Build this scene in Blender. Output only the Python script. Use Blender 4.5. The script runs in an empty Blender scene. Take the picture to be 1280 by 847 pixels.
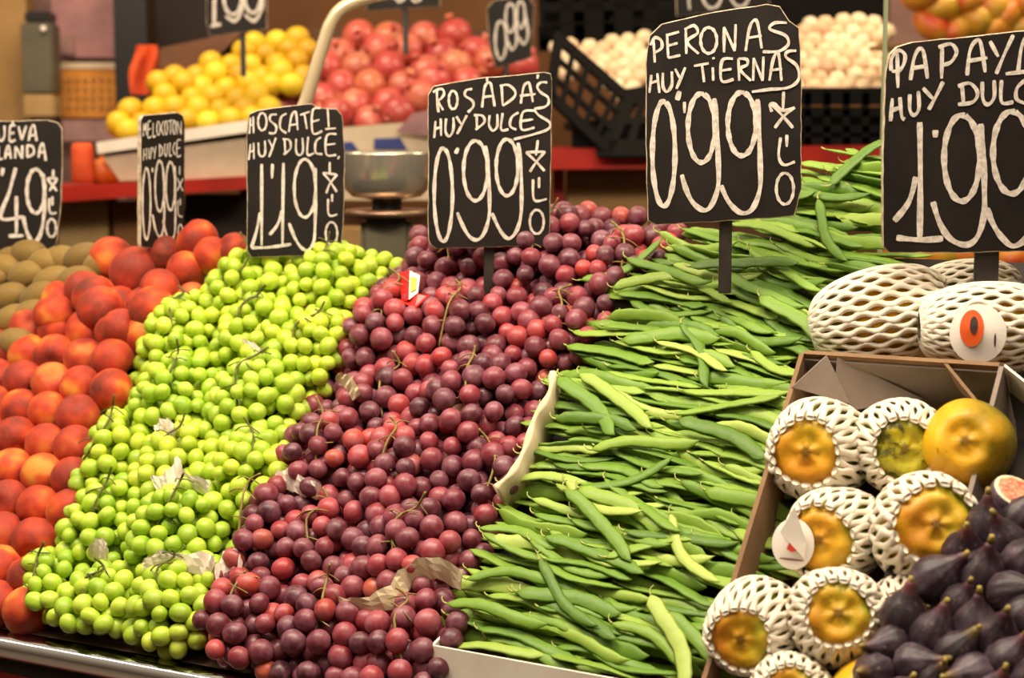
import bpy, bmesh, math, random
from mathutils import Vector, Matrix, Quaternion, noise
random.seed(7)
SC = bpy.context.scene
COL = SC.collection
rnd, uni = random.random, random.uniform

# ------------------------------------------------------------------ camera, light, exposure
FPX = 2200.0
PITCH = math.radians(7)
CAM = Vector((0, 0, 1.6))
Fw = Vector((0, math.cos(PITCH), -math.sin(PITCH)))
Up = Vector((0, math.sin(PITCH), math.cos(PITCH)))
Rt = Vector((1, 0, 0))
cd = bpy.data.cameras.new('camera'); cam = bpy.data.objects.new('camera', cd); COL.objects.link(cam)
cam.location = CAM; cam.rotation_euler = (math.radians(90) - PITCH, 0, 0)
cd.sensor_width = 36; cd.lens = FPX / 1280 * 36; cd.clip_end = 60; cd.clip_start = .05
cd.dof.use_dof = True; cd.dof.focus_distance = 2.45; cd.dof.aperture_fstop = 3.9
SC.camera = cam

w = bpy.data.worlds.new('world'); SC.world = w; w.use_nodes = True
_t = w.node_tree; _g = _t.nodes.new('ShaderNodeTexCoord'); _s = _t.nodes.new('ShaderNodeSeparateXYZ'); _r = _t.nodes.new('ShaderNodeValToRGB')
_m = _t.nodes.new('ShaderNodeMapRange'); _m.inputs[1].default_value = -1; _m.inputs[2].default_value = 1
_t.links.new(_g.outputs['Generated'], _s.inputs[0]); _t.links.new(_s.outputs[2], _m.inputs[0]); _t.links.new(_m.outputs[0], _r.inputs[0]); _t.links.new(_r.outputs[0], _t.nodes['Background'].inputs[0])
_e = _r.color_ramp.elements; _e[0].position = .40; _e[0].color = (.05, .03, .02, 1); _e[1].position = .95; _e[1].color = (1, .82, .58, 1)      # dim hall below, lit roof above
_x = _e.new(.62); _x.color = (.30, .21, .13, 1)
w.node_tree.nodes['Background'].inputs[1].default_value = .62

def area(name, loc, target, sx, sy, power, col=(1, .85, .63)):
    l = bpy.data.lights.new(name, 'AREA'); l.shape = 'RECTANGLE'; l.size = sx; l.size_y = sy; l.energy = power; l.color = col
    o = bpy.data.objects.new(name, l); COL.objects.link(o); o.location = loc
    o.rotation_euler = (Vector(target) - Vector(loc)).to_track_quat('-Z', 'Y').to_euler()
    return o
area('market_lamp', (-.55, 2.15, 2.7), (-.4, 2.6, 1.0), .7, .25, 27)
area('market_lamp', (.45, 1.95, 2.7), (.3, 2.35, 1.1), .7, .25, 27)
area('market_lamp', (-1.3, 2.2, 2.8), (-.8, 2.9, 1.1), .6, .25, 11)
area('market_lamp', (.3, 3.1, 3.0), (.3, 2.9, 1.3), 1.2, .25, 10)
area('hall_light', (-1.0, 4.1, 3.1), (-.8, 5.2, 1.6), 1.5, .4, 42, (1, .78, .52))
area('hall_light', (1.6, 4.3, 3.1), (1.4, 5.3, 1.6), 1.5, .4, 40, (1, .78, .52))
area('hall_light', (0, .3, 3.4), (0, 2.6, .9), 2.4, .8, 8, (1, .88, .7))  # unseen front fill, added to brighten the piles from the camera side
area('rail_streak_light', (-1.7, 2.05, 3.0), (-1.21, 2.96, .85), 7.0, .26, 40, (1, .94, .86))       # unseen strip, added and placed to draw a bright streak on the steel rail

SC.view_settings.view_transform = 'Standard'
SC.view_settings.look = 'None'
SC.view_settings.exposure = 0.0
SC.view_settings.gamma = 1.0
SC.view_settings.use_curve_mapping = False
SC.cycles.use_denoising = True
SC.cycles.max_bounces = 6; SC.cycles.diffuse_bounces = 3; SC.cycles.glossy_bounces = 3
SC.cycles.transmission_bounces = 4; SC.cycles.transparent_max_bounces = 6
SC.cycles.caustics_reflective = False; SC.cycles.caustics_refractive = False

# ------------------------------------------------------------------ geometry of the place
def ray(x, y): return Fw + Rt * ((x - 640) / FPX) - Up * ((y - 423.5) / FPX)
def at(x, y, Y): r = ray(x, y); return CAM + r * (Y / r.y)
def proj(P):
    d = P - CAM; z = d.dot(Fw)
    return 640 + FPX * d.dot(Rt) / z, 423.5 - FPX * d.dot(Up) / z
A0 = Vector((-.7777, 2.6, .838))
TH = math.radians(28.3)
EU = Vector((math.cos(TH), -math.sin(TH), 0)); EV = Vector((math.sin(TH), math.cos(TH), 0)); EZ = Vector((0, 0, 1))
SL = math.radians(43)
ES = EV * math.cos(SL) + EZ * math.sin(SL)
EN = EU.cross(ES)
if EN.z < 0: EN = -EN
def S(u, s, h=0): return A0 + EU * u + ES * s + EN * h           # on the sloping display
def T(u, v, z): return A0 + EU * u + EV * v + EZ * (z - A0.z)     # stall frame, absolute height
def plane_hit(x, y, P0, n):
    r = ray(x, y); return CAM + r * ((P0 - CAM).dot(n) / r.dot(n))
def hs(x, y, h=0):
    P = plane_hit(x, y, A0 + EN * h, EN); d = P - A0
    return d.dot(EU), d.dot(ES)
def hv(x, y, v):                                                  # hit the vertical plane v = const
    return plane_hit(x, y, A0 + EV * v, EV)
def inpoly(x, y, poly):
    c = False; j = len(poly) - 1
    for i in range(len(poly)):
        xi, yi = poly[i]; xj, yj = poly[j]
        if (yi > y) != (yj > y) and x < (xj - xi) * (y - yi) / (yj - yi) + xi: c = not c
        j = i
    return c
STALLFRAME = Matrix((EU, EV, EZ)).transposed().to_4x4()

# ------------------------------------------------------------------ materials
def lin(h):
    h = h.lstrip('#'); c = [int(h[i:i + 2], 16) / 255 for i in (0, 2, 4)]
    return tuple((x / 12.92 if x <= .04045 else ((x + .055) / 1.055) ** 2.4) for x in c) + (1,)
class NT:
    def __init__(s, name):
        s.m = bpy.data.materials.new(name); s.m.use_nodes = True
        s.t = s.m.node_tree; s.b = s.t.nodes['Principled BSDF']
    def n(s, typ, **k):
        o = s.t.nodes.new(typ)
        for a, b in k.items(): setattr(o, a, b)
        return o
    def l(s, a, b): s.t.links.new(a, b)
    def coord(s, kind='Object'): return s.n('ShaderNodeTexCoord').outputs[kind]
    def noise(s, scale, detail=3, vec=None, rough=.55, w=None):
        o = s.n('ShaderNodeTexNoise'); o.inputs['Scale'].default_value = scale; o.inputs['Detail'].default_value = detail
        o.inputs['Roughness'].default_value = rough
        if w is not None:
            o.noise_dimensions = '4D'; s.l(w, o.inputs['W'])
        s.l(vec if vec is not None else s.coord(), o.inputs['Vector']); return o.outputs['Fac']
    def ramp(s, fac, stops, interp='LINEAR'):
        o = s.n('ShaderNodeValToRGB'); o.color_ramp.interpolation = interp
        e = o.color_ramp.elements
        while len(e) < len(stops): e.new(.5)
        for i, (p, c) in enumerate(stops):
            e[i].position = p; e[i].color = c if isinstance(c, tuple) else lin(c)
        s.l(fac, o.inputs['Fac']); return o.outputs['Color']
    def mix(s, fac, a, b, mode='MIX'):
        o = s.n('ShaderNodeMix', data_type='RGBA', blend_type=mode)
        for v, i in ((fac, 0), (a, 6), (b, 7)):
            if hasattr(v, 'is_linked') or hasattr(v, 'links'): s.l(v, o.inputs[i])
            else: o.inputs[i].default_value = (lin(v) if isinstance(v, str) else v)
        return o.outputs[2]
    def math(s, op, a, b):
        o = s.n('ShaderNodeMath', operation=op)
        for v, i in ((a, 0), (b, 1)):
            if hasattr(v, 'links'): s.l(v, o.inputs[i])
            else: o.inputs[i].default_value = v
        return o.outputs[0]
    def rand(s): return s.n('ShaderNodeObjectInfo').outputs['Random']
    def bump(s, h, strength=.3, dist=.001):
        o = s.n('ShaderNodeBump'); o.inputs['Strength'].default_value = strength; o.inputs['Distance'].default_value = dist
        s.l(h, o.inputs['Height']); s.l(o.outputs['Normal'], s.b.inputs['Normal'])
    def base(s, c):
        if hasattr(c, 'links'): s.l(c, s.b.inputs['Base Color'])
        else: s.b.inputs['Base Color'].default_value = lin(c) if isinstance(c, str) else c
    def set(s, **k):
        names = {'rough': 'Roughness', 'metal': 'Metallic', 'spec': 'Specular IOR Level', 'sss': 'Subsurface Weight', 'ssc': 'Subsurface Scale',
                 'coat': 'Coat Weight', 'coatr': 'Coat Roughness', 'sheen': 'Sheen Weight', 'sheenr': 'Sheen Roughness', 'trans': 'Transmission Weight', 'ior': 'IOR', 'alpha': 'Alpha'}
        for a, v in k.items(): s.b.inputs[names[a]].default_value = v
        return s
def simple(name, c1, c2=None, scale=20, rough=.6, bump=0, bscale=80, **k):
    m = NT(name)
    if c2: m.base(m.ramp(m.noise(scale, 4), [(.35, c1), (.65, c2)]))
    else:
        m.base(m.mix(m.math('MULTIPLY', m.noise(scale, 3), .12), c1, '#000000'))
    m.set(rough=rough, **k)
    if bump: m.bump(m.noise(bscale, 4), bump, .002)
    return m.m
M = {}
def grape_mat(name, stops, bloom, bl_amt, sss, rad, rough):
    m = NT(name); r = m.rand()
    c = m.mix(1.0, m.ramp(r, stops), m.n('ShaderNodeObjectInfo').outputs['Color'], 'MULTIPLY')
    n1 = m.noise(60, 3, w=m.math('MULTIPLY', r, 50))
    c2 = m.mix(m.math('MULTIPLY', m.ramp(n1, [(.4, (0, 0, 0, 1)), (.75, (1, 1, 1, 1))]), bl_amt), c, bloom)
    n2 = m.noise(300, 2, w=r)
    c3 = m.mix(m.math('MULTIPLY', m.ramp(n2, [(.60, (0, 0, 0, 1)), (.72, (1, 1, 1, 1))]), .35), c2, stops[0][1])
    m.base(c3); m.set(rough=rough, sss=sss, ssc=.008, spec=.45); m.b.inputs['Subsurface Radius'].default_value = rad
    return m.m
M['green_grape'] = grape_mat('green_grape_skin', [(0, '#8cab22'), (.35, '#a0bd2a'), (.7, '#b0c834'), (1, '#c4d23e')], '#d3dd6a', .5, .22, (.7, 1, .15), .42)
M['red_grape'] = grape_mat('red_grape_skin', [(0, '#4a1e28'), (.3, '#612731'), (.6, '#7e303a'), (.85, '#9a373c'), (.95, '#ac3c34'), (1, '#b45236')], '#ab7684', .6, .08, (1, .25, .2), .38)
m = NT('bean_pod_skin'); r = m.rand()
c = m.ramp(r, [(0, '#3c6214'), (.3, '#527a1c'), (.6, '#688a28'), (.85, '#84a03a'), (1, '#a6b85a')])
c = m.mix(m.math('MULTIPLY', m.noise(45, 4), .25), c, '#a0b858')
m.base(c); m.set(rough=.44, sss=.05, ssc=.005, spec=.3); m.bump(m.noise(130, 3), .25, .002); M['bean'] = m.m
M['bean_tip'] = simple('bean_tip_skin', '#b9b866', '#7c8c35', 60, .6)
m = NT('peach_skin'); r = m.rand()
n1 = m.noise(17, 2, w=m.math('MULTIPLY', r, 37))
c = m.ramp(n1, [(.35, '#401614'), (.44, '#7c2016'), (.51, '#b03218'), (.58, '#c8541e'), (.67, '#dc9238')])
dark = m.mix(m.ramp(r, [(.3, (0, 0, 0, 1)), (1, (.6, .6, .6, 1))]), c, '#8e2a26')
n2 = m.noise(160, 4)
m.base(m.mix(m.math('MULTIPLY', n2, .35), dark, '#d9603c')); m.set(rough=.6, sheen=.12, sheenr=.4, spec=.25)
m.b.inputs['Sheen Tint'].default_value = lin('#f0c8a8'); M['peach'] = m.m
m = NT('kiwi_skin'); r = m.rand()
m.base(m.mix(m.math('MULTIPLY', m.noise(90, 4), .5), m.ramp(r, [(0, '#80622a'), (1, '#9c7c38')]), '#4e3a16')); m.set(rough=.6, sheen=.1, sheenr=.6, spec=.3)
m.bump(m.noise(300, 3), .3, .001); M['kiwi'] = m.m
def papaya_mat(name, stops, spots):
    m = NT(name); r = m.rand(); co = m.coord()
    sep = m.n('ShaderNodeSeparateXYZ'); m.l(co, sep.inputs[0])
    z = m.math('MULTIPLY_ADD', sep.outputs[2], 7 if 'large' in name else 13)
    z.node.inputs[2].default_value = .10 if 'large' in name else -.22
    n1 = m.noise(16, 4, w=m.math('MULTIPLY', r, 30))
    k = m.math('ADD', z, m.math('MULTIPLY', m.math('SUBTRACT', n1, .5), 1.3))
    xs = m.math('MULTIPLY', sep.outputs[0], -5.0)
    k = m.math('ADD', k, xs)
    c = m.ramp(k, stops)
    rr_ = m.math('SQRT', m.math('ADD', m.math('MULTIPLY', sep.outputs[0], sep.outputs[0]), m.math('MULTIPLY', sep.outputs[1], sep.outputs[1])), 0)
    top_ = m.math('GREATER_THAN', sep.outputs[2], .03)
    hole = m.math('MULTIPLY', m.ramp(rr_, [(.004, (1, 1, 1, 1)), (.0085, (0, 0, 0, 1))]), top_)
    c = m.mix(m.math('MULTIPLY', hole, .75), c, '#4a2c10')
    n2 = m.noise(38 if spots > .9 else 95, 5, w=r, rough=.7)
    m.base(m.mix(m.ramp(n2, [(.52 if spots > .9 else .60, (0, 0, 0, 1)), (.60 if spots > .9 else .68, (spots, spots, spots, 1))]), c, '#4c4a12'))
    m.set(rough=.42, sss=.08, ssc=.01, spec=.4); m.bump(m.noise(28, 5), .45, .006)
    return m.m
M['papaya'] = papaya_mat('ripe_papaya_skin', [(.15, '#6f7c20'), (.35, '#a89c22'), (.5, '#cfa424'), (.68, '#d0961e'), (.9, '#bd7618')], .6)
M['papaya_green'] = papaya_mat('mottled_papaya_skin', [(.1, '#4e6418'), (.35, '#7f8a1e'), (.55, '#bfae22'), (.8, '#a8a020'), (1, '#d1a824')], .95)
M['papaya_bare'] = papaya_mat('large_papaya_skin', [(.05, '#6d6a18'), (.25, '#b08a18'), (.5, '#dba21c'), (.8, '#d8b01e'), (1, '#cc8a18')], .6)
M['foam'] = simple('white_foam_net', '#e6dac6', None, 60, .75, sss=.15, ssc=.004)
m = NT('fig_skin'); r = m.rand(); co = m.coord(); sep = m.n('ShaderNodeSeparateXYZ'); m.l(co, sep.inputs[0])
mp = m.n('ShaderNodeMapping'); mp.inputs['Scale'].default_value = (1, 1, .12); m.l(co, mp.inputs['Vector'])
n1 = m.noise(170, 4, vec=mp.outputs[0]); n0 = m.noise(30, 3, w=m.math('MULTIPLY', r, 20))
c = m.ramp(n0, [(.3, '#20171b'), (.5, '#34262e'), (.7, '#5e4e5a')])
c = m.mix(m.ramp(n1, [(.62, (0, 0, 0, 1)), (.75, (.55, .55, .55, 1))]), c, '#9a7668')
zz = m.ramp(m.math('MULTIPLY', sep.outputs[2], 20), [(.55, (0, 0, 0, 1)), (.95, (.8, .8, .8, 1))])
c = m.mix(zz, c, m.ramp(r, [(0, '#5e3a46'), (.5, '#8a4a48'), (1, '#93803c')]))
m.base(c); m.set(rough=.42, spec=.4); m.bump(n1, .3, .002); M['fig'] = m.m
M['fig_flesh'] = simple('fig_flesh', '#c8503a', '#e8a880', 160, .4, .5, 300)
M['fig_rim'] = simple('fig_flesh_rim', '#ead9b4', None, 60, .5)
M['fig_stem'] = simple('fig_stem', '#b09a48', '#6f5a28', 80, .6)
M['stem'] = simple('grape_stem', '#6d5a2c', '#93813f', 60, .7)
M['stem_dark'] = simple('green_grape_stem', '#3f3d1c', '#6b6a2a', 60, .7)
M['slate'] = simple('chalkboard_face', '#17120f', '#221b17', 14, .6, .1, 60, spec=.25)
M['chalk'] = simple('chalk_paint', '#e2d6ca', '#b8aca0', 140, .85)
M['chalk_edge'] = simple('worn_board_edge', '#cbb89c', '#8c7860', 60, .8)
M['stake'] = simple('dark_stake', '#231c19', '#332a24', 30, .5)
M['stake_wood'] = simple('wood_stake', '#9a6a44', None, 30, .6)
M['card'] = simple('brown_cardboard', '#785a3e', '#8d6d4c', 12, .85, .15, 200)
M['card_in'] = simple('grey_cardboard_lining', '#8c7c70', '#76685e', 8, .85)
M['card_white'] = simple('white_cardboard', '#e2d2c0', '#efe2d2', 10, .8)
M['paper'] = simple('cream_paper', '#d8c7a6', '#c8b490', 25, .75)
M['steel'] = NT('polished_steel').set(metal=1, rough=.09).m
mm = NT('brushed_steel'); mm.base('#efe4d0'); mm.set(metal=.85, rough=.22); M['steel_brushed'] = mm.m
M['steel'].node_tree.nodes['Principled BSDF'].inputs['Base Color'].default_value = lin('#eceef2')
M['steel_flat'] = simple('brown_steel_lip', '#a3846a', '#8a6a55', 30, .32, .05, 60, metal=.75)  # mottled brown base colour on partly metallic steel
M['red_panel'] = simple('red_lacquer_panel', '#8f1310', None, 4, .35)
M['red_ledge'] = simple('red_ledge_paint', '#b32313', '#8f1a0f', 5, .35)
M['dark'] = simple('dark_board', '#241712', None, 10, .8)
M['shelfwood'] = simple('brown_shelf_wood', '#5a3418', '#724522', 6, .6)
M['wall'] = simple('brown_wall_paint', '#6a4222', '#835529', 2, .8)
M['tan'] = simple('tan_panel', '#9c7846', '#8a6838', 6, .7)
M['beige'] = simple('beige_panel', '#ab8f5c', '#9a7a4a', 5, .7)
M['floor'] = simple('concrete_floor', '#584a3e', '#6b5b4c', 4, .6)
M['crate'] = simple('black_plastic_crate', '#0a0807', None, 10, .8, spec=.15)
M['styro'] = simple('pale_crate_board', '#c9b59a', '#b8a488', 10, .8)
M['orange'] = simple('orange_cloth', '#d4501a', '#b53c12', 12, .8)
M['blue'] = simple('blue_print', '#2c3878', None, 10, .7)
M['pink'] = simple('pink_poster', '#a07070', '#7c5a5c', 9, .7)
M['mauve'] = simple('mauve_panel', '#8d6c66', '#7a5a58', 9, .7)
M['calendar'] = simple('orange_calendar', '#cc8630', '#b87422', 20, .7)
M['greybox'] = simple('grey_green_metal', '#4f4a38', '#5d5642', 9, .5)
m = NT('lemon_skin'); r = m.rand(); m.base(m.ramp(r, [(0, '#b88c14'), (.5, '#d0a81a'), (1, '#dcc02c')])); m.set(rough=.42, spec=.4); m.bump(m.noise(200, 2), .2, .001); M['lemon'] = m.m
m = NT('pomegranate_skin'); r = m.rand()
m.base(m.mix(m.ramp(m.noise(14, 3, w=m.math('MULTIPLY', r, 20)), [(.45, (0, 0, 0, 1)), (.75, (.8, .8, .8, 1))]), m.ramp(r, [(0, '#a03434'), (.6, '#b84844'), (1, '#b86040')]), '#cc8a66')); m.set(rough=.3, spec=.5); M['pomegranate'] = m.m
m = NT('pale_bulb_skin'); r = m.rand(); m.base(m.ramp(r, [(0, '#caa080'), (.4, '#dcc09a'), (1, '#e8d8b8')])); m.set(rough=.6); M['garlic'] = m.m
m = NT('mango_skin'); r = m.rand(); m.base(m.ramp(m.noise(9, 3, w=m.math('MULTIPLY', r, 20)), [(.3, '#8c9a2c'), (.5, '#d09a2c'), (.65, '#c4401c')])); m.set(rough=.4); M['mango'] = m.m
m = NT('clear_acrylic'); m.base('#e8e4dc'); m.set(rough=.08, trans=1, ior=1.1); M['glass'] = m.m
m = NT('green_acrylic_edge'); m.base('#8f9a78'); m.set(rough=.3, trans=.2); M['glass_edge'] = m.m
M['sticker'] = simple('white_sticker', '#f0e6dc', None, 10, .4)
M['sticker_orange'] = simple('sticker_orange_print', '#d9581f', None, 10, .4)
M['sticker_dark'] = simple('sticker_seed_print', '#3c2420', None, 10, .5)
M['sticker_red'] = simple('sticker_red_print', '#c8392a', None, 10, .5)
M['tag_red'] = simple('red_tag_plastic', '#c21a14', None, 10, .35)
M['tag_yellow'] = simple('yellow_tag_print', '#d9c23a', None, 10, .4)
M['leaf'] = simple('yellow_green_leaf', '#a8b52c', '#8ca024', 30, .5)
M['black_shade'] = simple('black_metal', '#15120f', None, 10, .4)

# ------------------------------------------------------------------ object helpers
def link(o): COL.objects.link(o); return o
def tag(o, label=None, cat=None, group=None, kind=None):
    if label: o['label'] = label
    if cat: o['category'] = cat
    if group: o['group'] = group
    if kind: o['kind'] = kind
    return o
def empty(name, loc, label, cat, group=None, rot=None):
    o = bpy.data.objects.new(name, None); link(o); o.location = loc; o.empty_display_size = .02
    if rot is not None: o.rotation_mode = 'QUATERNION'; o.rotation_quaternion = rot
    return tag(o, label, cat, group)
def mesh(name, verts, faces, mats, smooth=False, mi=None):
    me = bpy.data.meshes.new(name); me.from_pydata([tuple(v) for v in verts], [], faces)
    for m_ in (mats if isinstance(mats, (list, tuple)) else [mats]): me.materials.append(m_)
    if mi: me.polygons.foreach_set('material_index', mi)
    if smooth: me.polygons.foreach_set('use_smooth', [True] * len(me.polygons))
    me.update(); return me
def obj(name, me, parent=None, loc=None, rot=None):
    o = bpy.data.objects.new(name, me); link(o)
    if parent is not None: o.parent = parent
    if loc is not None: o.location = loc
    if rot is not None: o.rotation_mode = 'QUATERNION'; o.rotation_quaternion = rot
    return o
class MB:                                   # collects shapes into one mesh
    def __init__(s): s.v = []; s.f = []; s.mi = []
    def add(s, v, f, mi=0):
        b = len(s.v); s.v += [Vector(x) for x in v]; s.f += [tuple(b + i for i in q) for q in f]; s.mi += [mi] * len(f); return s
    def hexa(s, c, mi=0):                   # eight corners: bottom four, top four
        return s.add(c, [(0, 3, 2, 1), (4, 5, 6, 7), (0, 1, 5, 4), (1, 2, 6, 5), (2, 3, 7, 6), (3, 0, 4, 7)], mi)
    def box(s, c, ex, ey, ez, mi=0):        # centre and three half-extent vectors
        c = Vector(c); ex, ey, ez = Vector(ex), Vector(ey), Vector(ez)
        return s.hexa([c - ex - ey - ez, c + ex - ey - ez, c + ex + ey - ez, c - ex + ey - ez, c - ex - ey + ez, c + ex - ey + ez, c + ex + ey + ez, c - ex + ey + ez], mi)
    def tube(s, pts, rad, n=8, mi=0, flat=None):
        pts = [Vector(p) for p in pts]; rings = []; N = len(pts)
        rr = rad if isinstance(rad, (list, tuple)) else [rad] * N
        ref = Vector((0, 0, 1)) if flat is None else None
        prev = None; V = []; 
        for i, p in enumerate(pts):
            t = (pts[min(i + 1, N - 1)] - pts[max(i - 1, 0)]).normalized()
            if prev is None:
                a = Vector((0, 0, 1)) if abs(t.z) < .9 else Vector((1, 0, 0)); x = t.cross(a).normalized()
            else: x = (prev - t * prev.dot(t)).normalized()
            prev = x; y = t.cross(x)
            V += [p + (x * math.cos(2 * math.pi * k / n) + y * math.sin(2 * math.pi * k / n)) * rr[i] for k in range(n)]
        F = [(i * n + k, i * n + (k + 1) % n, (i + 1) * n + (k + 1) % n, (i + 1) * n + k) for i in range(N - 1) for k in range(n)]
        F += [tuple(range(n))[::-1], tuple((N - 1) * n + k for k in range(n))]
        return s.add(V, F, mi)
    def lathe(s, prof, n=32, mi=0, M4=None):   # profile of (radius, z)
        V = []
        for r_, z in prof: V += [Vector((r_ * math.cos(2 * math.pi * k / n), r_ * math.sin(2 * math.pi * k / n), z)) for k in range(n)]
        if M4: V = [M4 @ v for v in V]
        F = [(i * n + k, i * n + (k + 1) % n, (i + 1) * n + (k + 1) % n, (i + 1) * n + k) for i in range(len(prof) - 1) for k in range(n)]
        return s.add(V, F, mi)
    def build(s, name, mats, parent=None, smooth=False, bevel=0, origin=None):
        vs = s.v if origin is None else [v - origin for v in s.v]
        me = mesh(name, vs, s.f, mats, smooth, s.mi)
        bm = bmesh.new(); bm.from_mesh(me)
        bmesh.ops.recalc_face_normals(bm, faces=bm.faces)
        if bevel: bmesh.ops.bevel(bm, geom=bm.edges[:], offset=bevel, segments=2, affect='EDGES', clamp_overlap=True)
        bm.to_mesh(me); bm.free()
        if smooth: me.polygons.foreach_set('use_smooth', [True] * len(me.polygons))
        return obj(name, me, parent, loc=origin)
def blob(fn, nu=24, nv=16):                 # closed surface from fn(theta, phi) -> Vector; poles at ends
    V = [fn(0, 0)]; F = []
    for j in range(1, nv):
        for i in range(nu): V.append(fn(math.pi * j / nv, 2 * math.pi * i / nu))
    V.append(fn(math.pi, 0)); L = len(V) - 1
    for i in range(nu):
        F.append((0, 1 + i, 1 + (i + 1) % nu)); b = 1 + (nv - 2) * nu
        F.append((L, b + (i + 1) % nu, b + i))
    for j in range(nv - 2):
        for i in range(nu):
            a = 1 + j * nu
            F.append((a + i, a + nu + i, a + nu + (i + 1) % nu, a + (i + 1) % nu))
    return V, F
def rq(): return Quaternion((uni(-1, 1), uni(-1, 1), uni(-1, 1), uni(-1, 1) or .1)).normalized()
def camdir(r_, u_, c_): return (Rt * r_ + Up * u_ - Fw * c_).normalized()
def spline(P, k=6, closed=False):
    P = [Vector(p) for p in P]; out = []; N = len(P)
    if N < 3: return P
    rng = range(N) if closed else range(N - 1)
    for i in rng:
        g = lambda j: P[j % N] if closed else P[max(0, min(N - 1, j))]
        a, b, c, d = g(i - 1), g(i), g(i + 1), g(i + 2)
        for q in range(k):
            t = q / k
            out.append(.5 * ((2 * b) + (c - a) * t + (2 * a - 5 * b + 4 * c - d) * t * t + (3 * b - a - 3 * c + d) * t ** 3))
    if not closed: out.append(P[-1])
    return out
ORD = ['bottom', 'second', 'third', 'fourth', 'fifth', 'sixth', 'seventh', 'eighth', 'ninth', 'tenth', 'eleventh', 'twelfth', 'thirteenth', 'fourteenth', 'fifteenth', 'sixteenth', 'seventeenth', 'eighteenth', 'nineteenth']
def nth(i):
    i = int(i)
    if i < 20: return ['first', 'second', 'third', 'fourth', 'fifth', 'sixth', 'seventh', 'eighth', 'ninth', 'tenth', 'eleventh', 'twelfth', 'thirteenth', 'fourteenth', 'fifteenth', 'sixteenth', 'seventeenth', 'eighteenth', 'nineteenth', 'twentieth'][i]
    k = i + 1; return '%d%s' % (k, 'th' if 10 < k % 100 < 14 else {1: 'st', 2: 'nd', 3: 'rd'}.get(k % 10, 'th'))
def unproj_box(x0, y0, x1, y1, Y, d):       # half extents of a box whose front face fills that part of the far stall
    a = at(x0, y1, Y); b = at(x1, y0, Y)
    c = (a + b) / 2; c.y = Y + d / 2
    return c, Vector(((b.x - a.x) / 2, 0, 0)), Vector((0, d / 2, 0)), Vector((0, 0, (b.z - a.z) / 2))

# ------------------------------------------------------------------ setting
def struct(name, mb, mat, **k): return tag(mb.build(name, mat, **k), kind='structure')
struct('floor', MB().box((0, 3.5, -.03), (6, 0, 0), (0, 5, 0), (0, 0, .03)), M['floor'])
struct('wall_back', MB().box((0, 7.0, 1.7), (6, 0, 0), (0, .05, 0), (0, 0, 1.75)), M['wall'])

# our stall: counter, steel rail, red front, sloping display board
UL, UR = -1.3, 2.0
st = empty('market_stall', T(.35, .3, 0), 'near market stall counter with a steel lip above a red front', 'stall')
def sp(name, mb, mat, **k):
    o = mb.build(name, mat, **k); o.parent = st; o.location = -st.location; return o
mb = MB(); mb.box(T((UL + UR) / 2, .5, .40), EU * (UR - UL) / 2, EV * .48, EZ * .40); sp('counter_body', mb, M['dark'])
mb = MB(); mb.box(T((UL + UR) / 2, .004, .40), EU * (UR - UL) / 2, EV * .012, EZ * .385); sp('front_panel', mb, M['red_panel'])
prof = [(.10, .842), (.0, .840), (-.004, .8395)]
mb = MB(); V = []; n_ = len(prof)
mb.add([T(UL, v, z) for v, z in prof] + [T(UR, v, z) for v, z in prof] + [T(UL, v, z - .006) for v, z in prof] + [T(UR, v, z - .006) for v, z in prof],
       [(0, 3, 4, 1), (1, 4, 5, 2), (6, 7, 10, 9), (7, 8, 11, 10)]); sp('inner_lip', mb, M['steel_flat'])
prof = [(-.002, .8385)] + [(-.016 + .019 * math.sin(a), .819 + .019 * math.cos(a)) for a in [math.radians(20 - 12 * i) for i in range(1, 19)]] + [(-.012, .797), (.0, .790)]
n_ = len(prof)
mb = MB(); mb.add([T(UL, v, z) for v, z in prof] + [T(UR, v, z) for v, z in prof], [(i, i + n_, i + n_ + 1, i + 1) for i in range(n_ - 1)]); sp('steel_rail', mb, M['steel'], smooth=True)
mb = MB(); mb.box(S((UL + .38) / 2, .32, -.045), EU * (.38 - UL) / 2, ES * .37, EN * .012); sp('sloping_board', mb, M['dark'])
mb = MB(); mb.box(S((.38 + 1.6) / 2, .40, -.045), EU * (1.6 - .38) / 2, ES * .46, EN * .012); sp('sloping_board', mb, M['dark'])
mb = MB(); mb.box(T((UL + UR) / 2, .72, .80), EU * (UR - UL) / 2, EV * .012, EZ * .42); sp('back_board', mb, M['dark'])

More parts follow.
